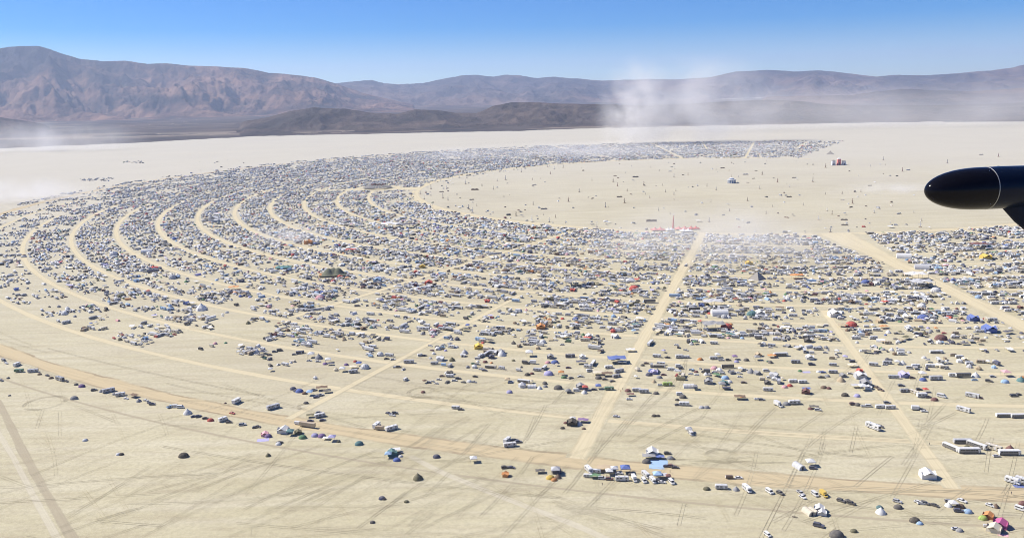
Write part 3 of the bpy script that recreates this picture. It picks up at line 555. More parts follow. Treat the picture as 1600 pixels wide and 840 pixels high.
# ------------------------------------------------------------------ what stands where: (kind, bearing x, y, heading, colour, scale)
# heading in degrees from east; 't' lies along the ring street, 'r' across it
HAND = '''
van 6 564 t grey 1|car 10 568 t white 1|camper 27 571 80 white 1|trailer 30 581 4 green 1|motorhome 52 581 12 silver .9|dome 62 585 0 brown 1|car 74 587 t charcoal 1|dome 80 591 20 brown 1.1|motorhome 94 594 t grey 1.05|car 104 596 t black 1|dome 119 601 0 charcoal 1|dome 128 604 0 purple 1.5|suv 147 610 20 charcoal 1|peak 158 612 0 grey .7|motorhome 170 612 35 silver 1|dome 179 616 0 grey 1.1|trailer 188 618 20 white 1|car 197 623 t white 1|dome 116 623 10 grey 1.6|dome 133 688 20 white 1|suv 2 595 t grey 1|dome 13 591 0 charcoal .9|dome 15 618 0 charcoal .7
shade 209 620 t brown .9|peak 217 627 0 grey .8|car 228 626 t white 1|car 234 630 t navy 1|suv 238 632 0 navy 1|pickup 267 636 50 light_blue 1.1|van 274 636 0 white 1|van 282 637 0 white 1|peak 293 646 0 white 1.25|car 303 651 35 navy 1|suv 310 651 35 navy 1|car 321 654 0 black 1|dome 329 657 0 red 1.3|camper 349 657 45 white .95|car 358 660 0 black 1|suv 379 664 10 silver 1.1|car 399 668 20 charcoal 1|camper 370 629 70 white 1.15|dome 352 630 0 brown .7|car 363 646 t red 1|dome 287 713 0 black 1.8|dome 185 710 30 white .9|dome 190 710 0 black .9
car 421 555 20 brown 1|suv 429 550 20 grey 1|van 437 548 20 charcoal 1|car 460 554 10 grey 1|motorhome 469 552 15 navy .8|canopy 486 558 0 white 1.8|peak 498 560 0 grey 1.4|car 483 564 0 white 1|car 497 565 0 white 1|canopy 513 566 10 white 1.6|dome 508 569 0 purple 1.2|shade 516 570 0 navy .7|canopy 535 580 0 white 1.5|dome 541 570 0 purple 1.1|shade 552 575 0 cream .8|canopy 561 571 0 blue 1.4|trailer 552 582 12 silver 1|geodesic 570 575 0 white 1.15|dome 555 565 0 red 1
dome 458 608 0 navy 1.4|dome 463 611 0 navy 1.3|dome 468 612 0 blue 1.7|dome 476 615 0 brown 1.2|canopy 484 617 0 light_blue 1.5|suv 491 610 20 grey 1|shade 503 609 10 brown 1.1|shade 511 613 10 charcoal .8|pickup 500 618 25 silver 1.1|car 494 621 15 navy 1|dome 478 630 0 charcoal 1.1|motorhome 427 638 38 silver 1.05|shade 486 651 10 olive .8|trailer 500 651 28 white 1|car 498 645 20 grey 1|car 504 657 15 navy 1|car 485 658 0 navy 1|semi 481 667 -22 tan .95|box_truck 466 663 -22 white .7|car 403 667 t charcoal 1|wall 414 680 10 pink .8|tarp 411 687 10 lilac 1.1|dome 419 682 0 purple 1.4|wall 443 675 -8 white 1.2|canopy 454 679 0 teal 1.5|wall 466 677 20 olive .8|dome 473 684 0 green 1.5|dome 492 681 0 lilac 1.4|dome 503 682 0 purple 1.5|shade 510 686 -10 white .6|canopy 519 688 0 lilac 1.5|dome 529 690 0 olive .8|dome 435 694 0 white 1.1|car 437 692 30 black 1|peak 419 712 0 olive .7|dome 561 694 20 teal 1.55
car 607 646 -30 navy 1|car 613 649 -25 white 1|suv 617 646 0 charcoal 1|camper 589 667 70 white 1.1|cargo 593 671 -15 tan 1.1|motorhome 612 671 35 white .95|wall 613 710 15 teal 1.0|shade 617 706 15 white .9|canopy 607 714 0 light_blue 1.4|dome 626 713 0 white .8|dome 620 719 0 blue 1.3|car 624 708 20 charcoal 1|peak 653 748 0 olive 1.2|dome 597 779 0 navy 1.1|dome 635 784 0 olive .8|dome 601 780 0 black .6|dome 582 816 0 charcoal .8
dome 682 714 0 navy 1.3|canopy 740 721 10 white 1.4|motorhome 797 697 12 white .9|camper 793 690 60 white 1|suv 810 691 5 navy 1|car 804 688 0 charcoal 1|suv 789 731 10 charcoal 1|car 799 731 -15 navy 1|wall 790 743 80 orange .7|shade 844 738 0 charcoal .7|canopy 868 740 0 silver 1.7|wall 870 738 0 navy .9|dome 860 747 0 yellow 1.4|dome 866 750 20 orange 1|peak 872 746 0 brown .8
car 604 561 10 black 1|car 614 562 10 white 1|motorhome 639 567 0 silver .95|car 618 574 0 white 1|suv 623 574 0 charcoal 1|van 657 556 20 white 1|car 663 556 20 charcoal 1|trailer 679 569 0 silver .9|peak 726 552 0 silver 1.2|car 752 577 -15 white 1|car 757 579 -10 navy 1|car 691 588 0 brown 1|trailer 703 589 -8 white .9|suv 716 592 5 charcoal 1|car 710 595 0 white 1|wall 768 559 0 navy .9|peak 784 555 0 white 1.5|dome 758 566 0 maroon 1.2|wall 748 544 5 yellow 1.3|dome 768 567 0 orange .7|canopy 793 597 0 tan 1.4|car 798 597 0 white 1|dome 796 613 0 lilac 1.3|dome 661 613 0 maroon 1|trailer 712 638 -8 white .8|car 720 640 -8 charcoal 1
canopy 827 556 0 white 2|wall 860 559 0 grey 1|dome 867 567 0 blue 1.8|dome 856 567 0 pink 1.3|motorhome 891 558 0 navy .9|wall 910 559 0 white .9|shade 908 568 0 navy 1|car 888 575 0 maroon 1|dome 824 586 0 black 1.3|dome 831 584 0 maroon 1|dome 857 585 0 lilac 2.1|canopy 877 586 0 orange 1.5|dome 881 590 0 green 1.3|car 892 591 30 charcoal 1|shade 964 566 2 blue 1.9|shade 972 568 2 white .9|trailer 951 575 8 white .9|van 921 580 20 white 1|motorhome 967 581 25 silver .9|shade 934 585 0 cream 1|shade 949 587 0 brown 1.1|trailer 963 589 25 grey .9|dome 935 591 0 charcoal 1.5|car 945 593 0 charcoal 1|car 957 596 15 charcoal 1
yurt 816 604 0 silver 1.3|barrel 831 605 0 white 1|peak 843 607 0 white .8|dome 852 604 0 grey 1|dome 872 607 0 charcoal 1.9|wall 907 606 0 grey 1.1|van 901 611 0 white 1|peak 913 614 0 white .9|canopy 914 609 0 red 1.4|suv 891 614 0 charcoal 1.1|dome 888 611 0 grey 1.3|car 928 609 0 navy 1|canopy 935 607 0 blue 1.4|trailer 952 609 0 green .95|dome 981 611 0 maroon 1.3|trailer 995 611 -4 silver .95|shade 985 618 0 maroon .7|car 983 624 0 white 1|wall 894 663 -5 black 1.15|peak 905 663 0 silver .9|shade 911 659 -15 purple .9|canopy 895 658 0 white 1.3|dome 879 669 0 black .9|dome 912 670 0 brown .8|dome 884 661 0 maroon .9|car 963 651 -20 silver 1
trailer 1006 613 -6 silver 1|dome 1025 615 0 charcoal 1.2|trailer 1043 602 0 lime 1|car 1032 602 0 silver 1|barrel 1076 605 -4 white 1.2|canopy 1085 608 0 grey 1.4|canopy 1128 605 0 grey 1.7|shade 1135 608 -8 navy .8|dome 1133 591 0 light_blue 1.6|suv 1108 592 -10 charcoal 1|car 1162 598 -5 brown 1|van 1060 573 0 white 1|car 1064 576 0 black 1|dome 1116 576 0 pink 1.6|semi 1137 575 0 black .8|canopy 1157 579 0 white 1.2|car 1164 578 0 white 1|peak 1173 582 0 grey 1.2|wall 1183 584 20 grey .8|van 1197 580 0 white 1|van 1062 617 0 white 1|dome 1067 621 0 charcoal 1.5|dome 1058 625 0 black .9|car 1059 633 0 charcoal 1|trailer 1069 633 -8 white 1|dome 1096 637 0 silver 1.1|dome 1104 637 0 grey 1.2|shade 1156 623 -8 brown 1|dome 1160 620 0 orange 1|car 1183 624 -8 white 1|suv 1190 625 -8 grey 1|dome 1022 650 0 black 1|dome 1028 650 0 black .9|camper 1079 678 -80 white .85|canopy 1076 675 0 silver 1.4
wall 1022 583 0 lilac .9|dome 1014 586 0 navy 1.5|dome 1018 580 0 blue 1.5|dome 1030 590 0 grey 1.3|car 1037 586 0 maroon 1|peak 1027 581 0 grey 1|dome 1004 571 0 charcoal 1|car 1010 568 0 brown 1|camper 1062 559 0 white 1|trailer 1072 559 0 white .8|dome 1094 562 0 orange 1.3|trailer 1115 561 0 silver .9|pickup 1127 563 0 silver 1|canopy 1121 558 0 white 1.4|suv 1138 563 0 black 1|canopy 1148 561 0 purple 1.4|dome 1166 563 0 charcoal 1.3|canopy 1183 562 0 grey 1.5
wall 1019 710 -5 white 1.25|shade 1014 716 -5 grey 1|dome 1010 722 0 charcoal 1.5|tarp 1030 722 -8 light_blue 1.5|tarp 1026 729 -8 light_blue 1.3|shade 1031 716 -5 blue .7|suv 1043 709 0 charcoal 1|dome 1047 716 0 grey 1.2|dome 1051 717 0 charcoal .8|car 1042 729 -10 navy 1|suv 1049 729 -10 maroon 1|car 1055 731 -8 black 1
camper 920 736 -70 white 1|motorhome 930 738 -10 white .75|shade 945 735 -4 tan 1.15|canopy 952 741 0 white 1.4|canopy 960 737 0 silver 1.4|car 967 740 0 white 1|canopy 977 738 0 blue 1.8|dome 985 741 0 charcoal 1.2|trailer 919 745 -8 white .75|shade 930 746 -8 green .8|suv 941 748 -8 silver 1.1|suv 952 749 -8 maroon 1|motorhome 972 750 -2 white .85|box_truck 991 750 -82 white .85|camper 1009 744 -70 white .95|van 1006 752 -80 white 1|camper 1020 752 -75 white .85|canopy 1027 747 0 light_blue 1.6|shade 1033 746 0 silver .9|car 1034 754 -10 white 1|suv 1030 752 -40 navy 1|van 1049 754 -75 white 1|canopy 1044 747 0 maroon 1
dome 1104 764 0 olive 1.1|trailer 1127 763 -6 white .95|peak 1150 765 0 grey .75|camper 1167 766 -75 white 1|van 1202 769 -70 white 1|suv 1219 771 -60 charcoal 1|pickup 1251 771 -75 silver 1|car 1254 777 -70 white 1|van 1273 773 -75 white .95|car 1154 747 -3 white 1|cargo 1139 747 -3 brown .8|barrel 1248 730 -72 silver 1.1|canopy 1266 727 0 white 1.6|suv 1270 732 -10 navy 1|van 1199 836 -70 white .8|tarp 1242 807 -35 black .4
box_truck 1287 774 -80 yellow .8|suv 1314 783 -45 charcoal 1|dome 1324 783 0 charcoal 1|suv 1330 787 -40 black 1|barrel 1263 801 -72 cream 1|barrel 1271 800 -72 cream .9|wall 1280 797 -20 white .9|wall 1284 803 -20 white .8|suv 1279 822 -30 navy 1.2|dome 1307 837 0 charcoal 2|dome 1334 830 0 olive 1|peak 1376 801 0 white 1.05|dome 1374 793 0 teal 1|motorhome 1364 669 -62 white 1.15|suv 1375 667 -40 charcoal 1
bus 1486 701 -66 white .95|bus 1514 707 -3 white 1.1|bus 1526 698 -58 white 1|bus 1504 692 -3 silver .95|dome 1511 698 0 olive .9|motorhome 1552 702 -52 cream 1.05|cargo 1545 698 -52 maroon .8|bus 1577 710 -4 white 1.05|peak 1578 702 0 maroon 1|car 1557 713 0 silver 1|wall 1449 745 -6 white 1.35|camper 1582 754 -50 white 1.1|camper 1598 754 -50 white 1.1|tarp 1592 759 -8 blue .8
suv 1402 784 -40 silver 1|dome 1403 793 0 charcoal 1.3|car 1435 785 -45 white 1|car 1440 787 -10 white 1|suv 1445 787 -35 charcoal 1|car 1460 790 -45 black 1|suv 1483 784 -10 grey 1|peak 1482 790 0 white .8|canopy 1489 791 0 white 1.3|car 1503 783 -55 white 1.1|suv 1498 799 -15 navy 1.1|dome 1512 800 0 light_blue 1.3|dome 1500 792 0 brown 1.3|car 1547 790 -50 white 1.05|peak 1556 792 0 brown .7|wall 1544 808 -40 orange .85|dome 1536 810 0 lime 1.3|dome 1429 814 0 black 1.5|dome 1437 818 0 light_blue .9|car 1494 827 -10 silver 1|dome 1499 829 0 grey 1|wall 1563 822 -40 magenta 1.1|wall 1553 829 -40 cream 1.1|tarp 1567 835 -30 pink .7|van 1594 796 -50 white 1|dome 1598 787 0 maroon 1.2|cargo 1541 823 -20 silver .6
box_truck 1216 634 -70 white 1|trailer 1241 631 0 white 1.1|dome 1228 632 0 grey 1.5|shade 1272 638 -12 charcoal .8|suv 1278 641 -15 white 1|dome 1266 639 0 maroon 1|suv 1333 632 0 maroon 1.1|dome 1340 633 0 charcoal 1.2|car 1350 635 -8 white 1|van 1357 635 -8 white .9|motorhome 1376 637 0 white .8|suv 1386 630 0 grey 1.1|motorhome 1391 638 0 white .8|dome 1320 618 0 black 1.5|dome 1339 619 0 lilac 1.3|wall 1259 614 -20 maroon 1|tarp 1260 606 0 blue .9|dome 1287 606 0 brown 1.3|dome 1295 607 0 maroon 1|wall 1352 602 -12 grey 1.4|wall 1344 590 0 silver 1.4|canopy 1348 609 0 white 1.8|shade 1338 605 0 silver .9|wall 1357 607 -20 white .8|peak 1314 595 0 tan 1.2|wall 1317 588 0 grey .8|car 1286 582 0 blue 1|dome 1279 581 0 white 1|tarp 1260 581 0 lilac .9|dome 1250 580 0 green 1|suv 1268 570 0 navy 1.2|trailer 1243 567 -8 grey 1|bus 1220 556 0 white 1|shade 1206 558 0 orange .9|wall 1343 580 0 red .7|suv 1370 606 -50 brown 1|suv 1376 610 -50 brown 1|motorhome 1200 610 -8 white .8|camper 1217 598 70 silver 1|trailer 1239 597 0 white .9|trailer 1254 598 0 white .9|dome 1234 603 0 red 1.2|dome 1226 605 0 pink 1.2
box_truck 1432 640 -10 white .9|suv 1441 641 -10 charcoal 1|car 1444 643 -10 white 1|motorhome 1505 642 -52 white 1|motorhome 1519 620 -42 white 1|suv 1530 622 -20 maroon 1|van 1471 620 -45 white 1.2|suv 1584 619 0 charcoal 1.2|pickup 1590 617 20 charcoal 1|bus 1568 651 -2 white .85|bus 1592 652 -2 white .9|trailer 1413 612 0 grey .9|motorhome 1428 614 -60 cream .8|camper 1441 620 0 white 1.1|suv 1450 621 0 navy 1|dome 1460 625 0 maroon 1.4|suv 1436 609 0 charcoal 1|canopy 1446 612 0 red 1.2|wall 1412 588 0 lilac 1.2|suv 1425 591 0 brown 1|canopy 1441 588 0 white 1.6|dome 1442 594 0 blue 1.5|motorhome 1462 593 0 silver 1.05|motorhome 1491 588 -8 white .9|semi 1505 589 0 charcoal .9|peak 1524 588 0 white 1.2|suv 1545 596 -25 charcoal 1.1|suv 1551 589 0 silver 1|canopy 1571 587 0 pink 1.8|dome 1570 597 0 light_blue 1.6|peak 1595 595 0 teal 1.2|dome 1597 591 0 orange 1.3|suv 1408 603 0 grey 1.1

shade 900 446 0 grey 3|shade 1114 478 0 silver 2.6|barrel 1124 492 0 white 2.4|wall 1304 494 0 white 1.9|dome 1330 509 0 red 3|dome 1175 492 0 teal 3|dome 1135 512 0 red 3|dome 991 452 0 red 3.2|shade 1115 514 0 grey 2.6|canopy 985 446 0 silver 3.2|wall 1187 492 0 white 1.5|dome 1442 498 0 blue 3|wall 1520 500 0 blue 1.5|wall 1545 518 0 blue 1.8|dome 1352 442 0 blue 2.6|shade 1440 448 0 silver 3|shade 1430 436 0 white 3|barrel 1412 403 -20 white 2.6|barrel 1440 420 -20 silver 2.4|shade 1245 435 0 orange 2|wall 1540 405 0 yellow 2|shade 1530 388 0 maroon 3|dome 1462 455 0 white 3|dome 1470 530 0 maroon 3|geodesic 1440 480 0 white 1.3|canopy 855 361 20 silver 4|shade 610 357 5 white 4|shade 640 356 5 navy 3|dome 655 416 0 white 2.6|wall 660 418 0 yellow 1.3|dome 500 467 0 pink 3|wall 590 440 0 light_blue 1.6|wall 482 381 0 orange 2|shade 548 394 0 red 2|dome 790 425 0 brown 3|wall 670 444 0 red 1.5|peak 315 484 0 white 2.4|geodesic 388 434 0 white 1.3|geodesic 270 435 0 silver 1.6|barrel 230 395 12 white 2.4|semi 240 426 12 navy 1.2|shade 365 452 8 orange 1.5|dome 190 464 0 olive 3|wall 335 346 5 white 3|shade 345 349 5 silver 3.2|wall 1170 413 0 yellow 1.4|wall 845 513 0 orange 1.4|semi 1015 473 0 charcoal 1|semi 1085 485 0 black .9|bus 1016 538 64 white 1|shade 962 565 2 white 1|shade 985 549 0 white 1
'''
ITEMS = []                                             # kind, x, y, heading, colour name, scale, hand?
for ent in HAND.replace('\n', '|').split('|'):
    if not ent.strip(): continue
    k, px, py, hd, cn, sc_ = ent.split(); p = site(float(px), float(py)); r, th = polar(p.x, p.y)
    h = (th if hd == 't' else th + 90 if hd == 'r' else float(hd))
    ITEMS.append([k, p.x, p.y, math.radians(h) , cn.replace('_', ' '), float(sc_), True])
hand_xy = np.array([(i[1], i[2]) for i in ITEMS])

# ---- the crowded camps, block by block between the streets
BIG = []                                               # landmarks to keep clear: x, y, radius
def keep(px, py, rad): p = site(px, py); BIG.append((p.x, p.y, rad)); return p
SPOT = {'ridge': keep(520, 430, 19), 'spire': keep(1053, 358, 24), 'pyramid': keep(1183, 436, 13), 'cafe': keep(590, 294, 62), 'dome1': keep(178, 399, 9), 'teal': keep(443, 419, 12), 'red': keep(240, 419, 8)}
LANE = np.array(RING + [ESP])
thetas = np.linspace(-205, 32, 9)
BAND_P = {  # share of plots taken, from the outermost band inward, at three bearings
    -211: [.0, .0, .02, .05, .1, .1, .15, .2, .2, .2, .2, .2], -205: [.5, .58, .62, .64, .64, .64, .64, .64, .64, .64, .62, .56], -115: [.44, .58, .66, .70, .70, .72, .72, .70, .70, .68, .66, .6],
    -85: [.04, .32, .58, .70, .76, .78, .76, .76, .74, .70, .66, .6], -62: [.02, .26, .48, .62, .68, .70, .70, .70, .68, .66, .64, .6],
    -45: [0, .06, .40, .46, .52, .56, .60, .64, .68, .70, .72, .76], -30: [0, .02, .22, .38, .46, .52, .56, .62, .66, .68, .70, .74], -12: [0, .02, .16, .36, .48, .54, .58, .60, .62, .64, .66, .70], 3: [0, .04, .30, .50, .58, .62, .64, .66, .68, .70, .72, .74], 35: [0, .1, .4, .55, .6, .65, .66, .68, .7, .72, .74, .76]}
_bt = sorted(BAND_P); _bm = np.array([BAND_P[t] for t in _bt]); _bm[np.array(_bt) > -70, 2:] += .15
cx, cyy = [], []
for r in np.arange(ESP + 6, RING[0] + 60, 6.4):
    n = int(math.radians(242) * r / 5.3); a = np.radians(-210 + 242 * (np.arange(n) + .5) / n) + RNG.normal(0, 1.3, n) / r
    q = r + RNG.normal(0, 1.5, n); cx.append(CITY.x + q * np.sin(a)); cyy.append(CITY.y - q * np.cos(a))
cx = np.concatenate(cx); cyy = np.concatenate(cyy); r, th = polar(cx, cyy); th = np.where(th > 40, th - 360, th)
band = np.clip(((RING[0] - r) / (0.3145 * U)).astype(int), 0, 11); band[r < RING[11]] = 11
P = np.zeros(len(r))
for bnd in range(12):
    mk = band == bnd; P[mk] = np.interp(th[mk], _bt, _bm[:, bnd])
out = r > RING[0]; P[out] = np.interp(th[out], [-205, -170, -125, -95, -85], [.5, .6, .35, .1, 0]) * np.clip(1 - (r[out] - RING[0]) / 55, 0, 1)
clump = fbm(cx / 30, cyy / 30, 3) + 0.7 * fbm(cx / 85 + 9, cyy / 85, 2)
P *= np.where(r < ESP + 26, .45 + .5 * (fbm(cx / 45 + 3, cyy / 45, 2) > 0), 1)
sel = RNG.random(len(r)) < np.clip(P * .88 + clump * 2.0 * np.clip(1.25 - P, .45, 1) * np.where(P > 0.005, 1, 0), 0, .95)
lane_d = np.min(np.abs(r[:, None] - LANE[None]), 1); sel &= lane_d > np.where(np.abs(r - RING[0]) < 20, 15, np.where(th < -80, 4.2, np.where(r > RING[8], 7.6, 6.6)))
for (t0, r1, w, wide) in RAD:
    off = np.abs((th - t0) * np.pi / 180 * r); flare = w / 2 + 2.5 + (30 * np.clip(1 - (r - ESP) / ((RING[0] - ESP) * .31), 0, 1) if wide else 0)
    if abs(t0 + 92.8) < 1: flare = np.where(r < 4.6 * U, flare, 3.0)
    sel &= ~((off < flare) & (r > r1 - 10))
for bx, by, br in BIG: sel &= np.hypot(cx - bx, cyy - by) > br
near = np.full(len(cx), 99.); _k = project(cx, cyy, 0)[1] > 380
near[_k] = np.min(np.hypot(cx[_k][:, None] - hand_xy[None, :, 0], cyy[_k][:, None] - hand_xy[None, :, 1]), 1)
sel &= near > 6.5
px, py = project(cx, cyy, 0); sel &= (px > -60) & (px < 1660) & (py < 860) & (py > 190)
hand_zone = (py > 606) & (px > 300) | (py > 640) | (py > 552) & (px > 440)
sel &= ~hand_zone | ((py < 600) & (RNG.random(len(r)) < .55))
cx, cyy, th, r = cx[sel], cyy[sel], th[sel], r[sel]
kinds = [k for k in KIND if KIND[k][4] > 0]; kw = np.array([KIND[k][4] for k in kinds]); kw = kw / kw.sum()
kc = RNG.choice(len(kinds), len(cx), p=kw)
veh = {'car', 'suv', 'pickup', 'van', 'box_truck'}; rigid = {'motorhome', 'camper', 'trailer', 'bus', 'semi', 'cargo'}
CN_V = (['white'] * 19 + ['silver'] * 8 + ['grey'] * 4 + ['charcoal'] * 4 + ['black'] * 2 + ['navy'] * 3 + ['maroon', 'red', 'tan', 'green', 'blue', 'light blue'])
CN_R = (['white'] * 16 + ['cream'] * 4 + ['silver'] * 5 + ['tan', 'grey', 'light blue'])
CN_T = (['white'] * 19 + ['silver'] * 8 + ['grey'] * 6 + ['charcoal'] * 3 + ['navy'] * 4 + ['blue'] * 1 + ['light blue'] * 1 + ['tan'] * 4 + ['cream'] * 4 + ['grey'] * 4 + ['charcoal'] * 3 + ['green', 'teal', 'olive', 'olive', 'brown', 'brown', 'maroon', 'orange', 'lilac', 'pink'])
CN_T += ['red'] * (1)
for i in range(len(cx)):
    k = kinds[kc[i]]
    cn = random.choice(CN_V if k in veh else CN_R if k in rigid else CN_T)
    hd = math.radians(th[i]) + (math.pi / 2 if random.random() < .25 else 0) + random.gauss(0, .09 if k in rigid | veh else .4) + (math.pi if random.random() < .5 else 0)
    s = random.uniform(.8, .97) if k in rigid | veh else random.uniform(.8, 1.35) if k in ('dome', 'canopy') else random.uniform(.68, 1.08)
    ITEMS.append([k, cx[i], cyy[i], hd, cn, s, False])
# stray camps and two parking lots out on the open lake bed, art in the open middle, banks of toilets along the streets
rs = random.Random(5)
for (x0, x1, y0, y1, n) in ((122, 178, 278, 283, 60), (192, 224, 252, 255, 30), (60, 330, 296, 330, 26), (0, 60, 330, 420, 24), (300, 420, 250, 290, 16), (0, 30, 380, 470, 26)):
    for _ in range(n):
        p = site(rs.uniform(x0, x1), rs.uniform(y0, y1)); k = rs.choice(['car', 'suv', 'van', 'trailer', 'car'])
        ITEMS.append([k, p.x, p.y, rs.choice([.2, 1.8]) + rs.gauss(0, .1), rs.choice(CN_V), 1, False])
for s in '790,281 832,281 860,272 1017,262 1053,277 958,284 965,291 980,299 1006,290 1035,290 1053,304 976,317 888,315 946,324 1029,329 1108,347 1119,297 1187,295 1255,321 1332,318 1191,273 1270,284 1168,314 868,340 771,296 880,262 905,300 925,282 700,313 1075,273 1140,330 1215,285 1290,262 1345,300 1300,335 1410,268 1480,255 1380,250 1440,345 745,322 1560,245'.split():
    a_, b_ = map(float, s.split(',')); p = site(a_, b_); ITEMS.append(['art', p.x, p.y, rs.uniform(0, 6), rs.choice(['brown', 'charcoal', 'grey', 'grey', 'brown', 'maroon']), rs.uniform(.5, 1.35), True])
for s in '835,289 1047,268 993,277 1018,346 1233,308 1241,278 1165,273 1129,263 1319,344 850,327 742,297 1320,352 1419,266 968,308 1533,242 690,300'.split():
    a_, b_ = map(float, s.split(',')); p = site(a_, b_); ITEMS.append(['art_wall', p.x, p.y, rs.gauss(0, .12), rs.choice(['charcoal', 'grey', 'brown', 'white']), rs.uniform(.7, 1.4), True])
for _ in range(150):                                    # small pieces and lone vehicles dotted over the open middle
    p = site(rs.uniform(730, 1430), 250 + 100 * rs.random() ** 1.2)
    if math.hypot(p.x - CITY.x, p.y - CITY.y) > ESP - 25: continue
    k = rs.choice(['art', 'art', 'art_wall', 'van', 'canopy', 'dome', 'suv']); ITEMS.append([k, p.x, p.y, rs.uniform(0, 6), rs.choice(['brown', 'charcoal', 'grey', 'white', 'silver']), rs.uniform(.35, .8) if k[:3] == 'art' else rs.uniform(1, 1.5), True])
for _ in range(130):                                   # camps and vehicles straggling in from the inner ring road
    t_ = rs.uniform(-150, 12); rr_ = ESP - abs(rs.gauss(0, 45)) - 4; p = city(rr_, t_); k = rs.choice(['car', 'canopy', 'dome', 'van', 'shade', 'trailer', 'art', 'suv'])
    ITEMS.append([k, p.x, p.y, rs.uniform(0, 6), rs.choice(CN_V), rs.uniform(.8, 1.2), False])
for (x, y, h, n) in ((497, 484, 25, 17), (575, 371, 20, 18), (475, 346, 5, 16), (775, 397, 25, 15), (1017, 536, 62, 9), (1072, 415, 62, 8), (235, 425, 12, 14), (1530, 459, -40, 18)):
    p0 = site(x, y)
    for j in range(n):
        q = p0 + Vector((math.cos(R_(h)), math.sin(R_(h)), 0)) * (j - n / 2) * 1.32; ITEMS.append(['toilet', q.x, q.y, R_(h), 'navy' if y != 1 else 'blue', 1, True])

# ---- which of them are objects of their own: the 300 of each kind that show largest
def label_band(x, y):
    rr_, t_ = polar(x, y)
    if rr_ > RING[0]: return 'outside the outermost ring road'
    if rr_ < ESP: return 'on the open ground within the rings'
    k = int((RING[0] - rr_) / (0.3145 * U)); return 'inside the %s ring road' % ORD[min(max(k, 0), 11)]
by_kind = {}
for it in ITEMS: by_kind.setdefault(it[0], []).append(it)
SINGLE = []; MASS = {}
LIMIT = {'toilet': 150}
for k, L in by_kind.items():
    L.sort(key=lambda i: (not i[6], math.hypot(i[1], i[2])) if k in ('art', 'art_wall') else math.hypot(i[1], i[2]) / i[5])
    lim = LIMIT.get(k, 290); SINGLE += L[:lim]; MASS[k] = L[lim:]
XY = np.array([(i[1], i[2]) for i in SINGLE])
def labels():
    out = []
    for pas in (0, 1):
        seen = {}
        for l in out: seen[l] = seen.get(l, 0) + 1
        for n_, (k, x, y, hd, cn, s, hand) in enumerate(SINGLE):
            if pas and seen[out[n_]] == 1 or pas and k == 'toilet': continue
            words = KIND[k][2]; o2 = np.argsort((XY[:, 0] - x) ** 2 + (XY[:, 1] - y) ** 2)[1:4 + pas]
            nb = [f"{SINGLE[j][4]} {KIND[SINGLE[j][0]][2]}" for j in o2]; dist = math.hypot(*(XY[o2[0]] - np.array((x, y))))
            bd = label_band(x, y)
            if k == 'toilet': lab = f'navy portable toilet in a straight row {bd}'
            elif dist > 25 and not pas: lab = f'{cn} {words} standing alone {bd}'
            elif not pas: lab = f'{cn} {words} beside {nb[0]}, {bd}'
            else:
                b2 = bd.replace('inside the ', '').replace(' ring road', ' ring').replace('outside the outermost ring', 'outer edge').replace('on the open ground within the rings', 'open ground')
                lab = f'{cn} {words} between {nb[0]} and {nb[1]}, {b2}'
                if len(lab.split()) > 15: lab = f'{cn} {words} next to {nb[1]}, {bd}'
            if pas: out[n_] = lab
            else: out.append(lab)
    return out
LAB = labels()
for n_, (k, x, y, hd, cn, s, hand) in enumerate(SINGLE):
    fn, name, words, cat, *_q = KIND[k]; d = math.hypot(x, y)
    lab = LAB[n_]
    sh = random.uniform(.88, 1.08); col = [min(1, max(0.01, q * sh)) for q in COLOUR[cn]]
    parts, one, _g = PROTO[k]
    big = d < 640 and k != 'toilet' or (d < 780 and hand and k not in ('toilet',))
    if big:
        o = bpy.data.objects.new(name, None); COL.objects.link(o); o.empty_display_size = .5
        for nm, me, mt in parts:
            c_ = bpy.data.objects.new(nm, me); COL.objects.link(c_); c_.parent = o; c_.color = (*col, 1)
    else:
        o = bpy.data.objects.new(name, one); COL.objects.link(o)
    o.color = (*col, 1); o.location = (x, y, 0.0); o.rotation_euler = (0, 0, hd); o.scale = (s, s, s)
    o['label'] = lab; o['category'] = cat; o['group'] = {'toilet': 'portable toilets along the streets', 'art': 'art on the open ground', 'art_wall': 'art on the open ground'}.get(k, words + ('es' if words.endswith('s') else 's') + ' in the camps')

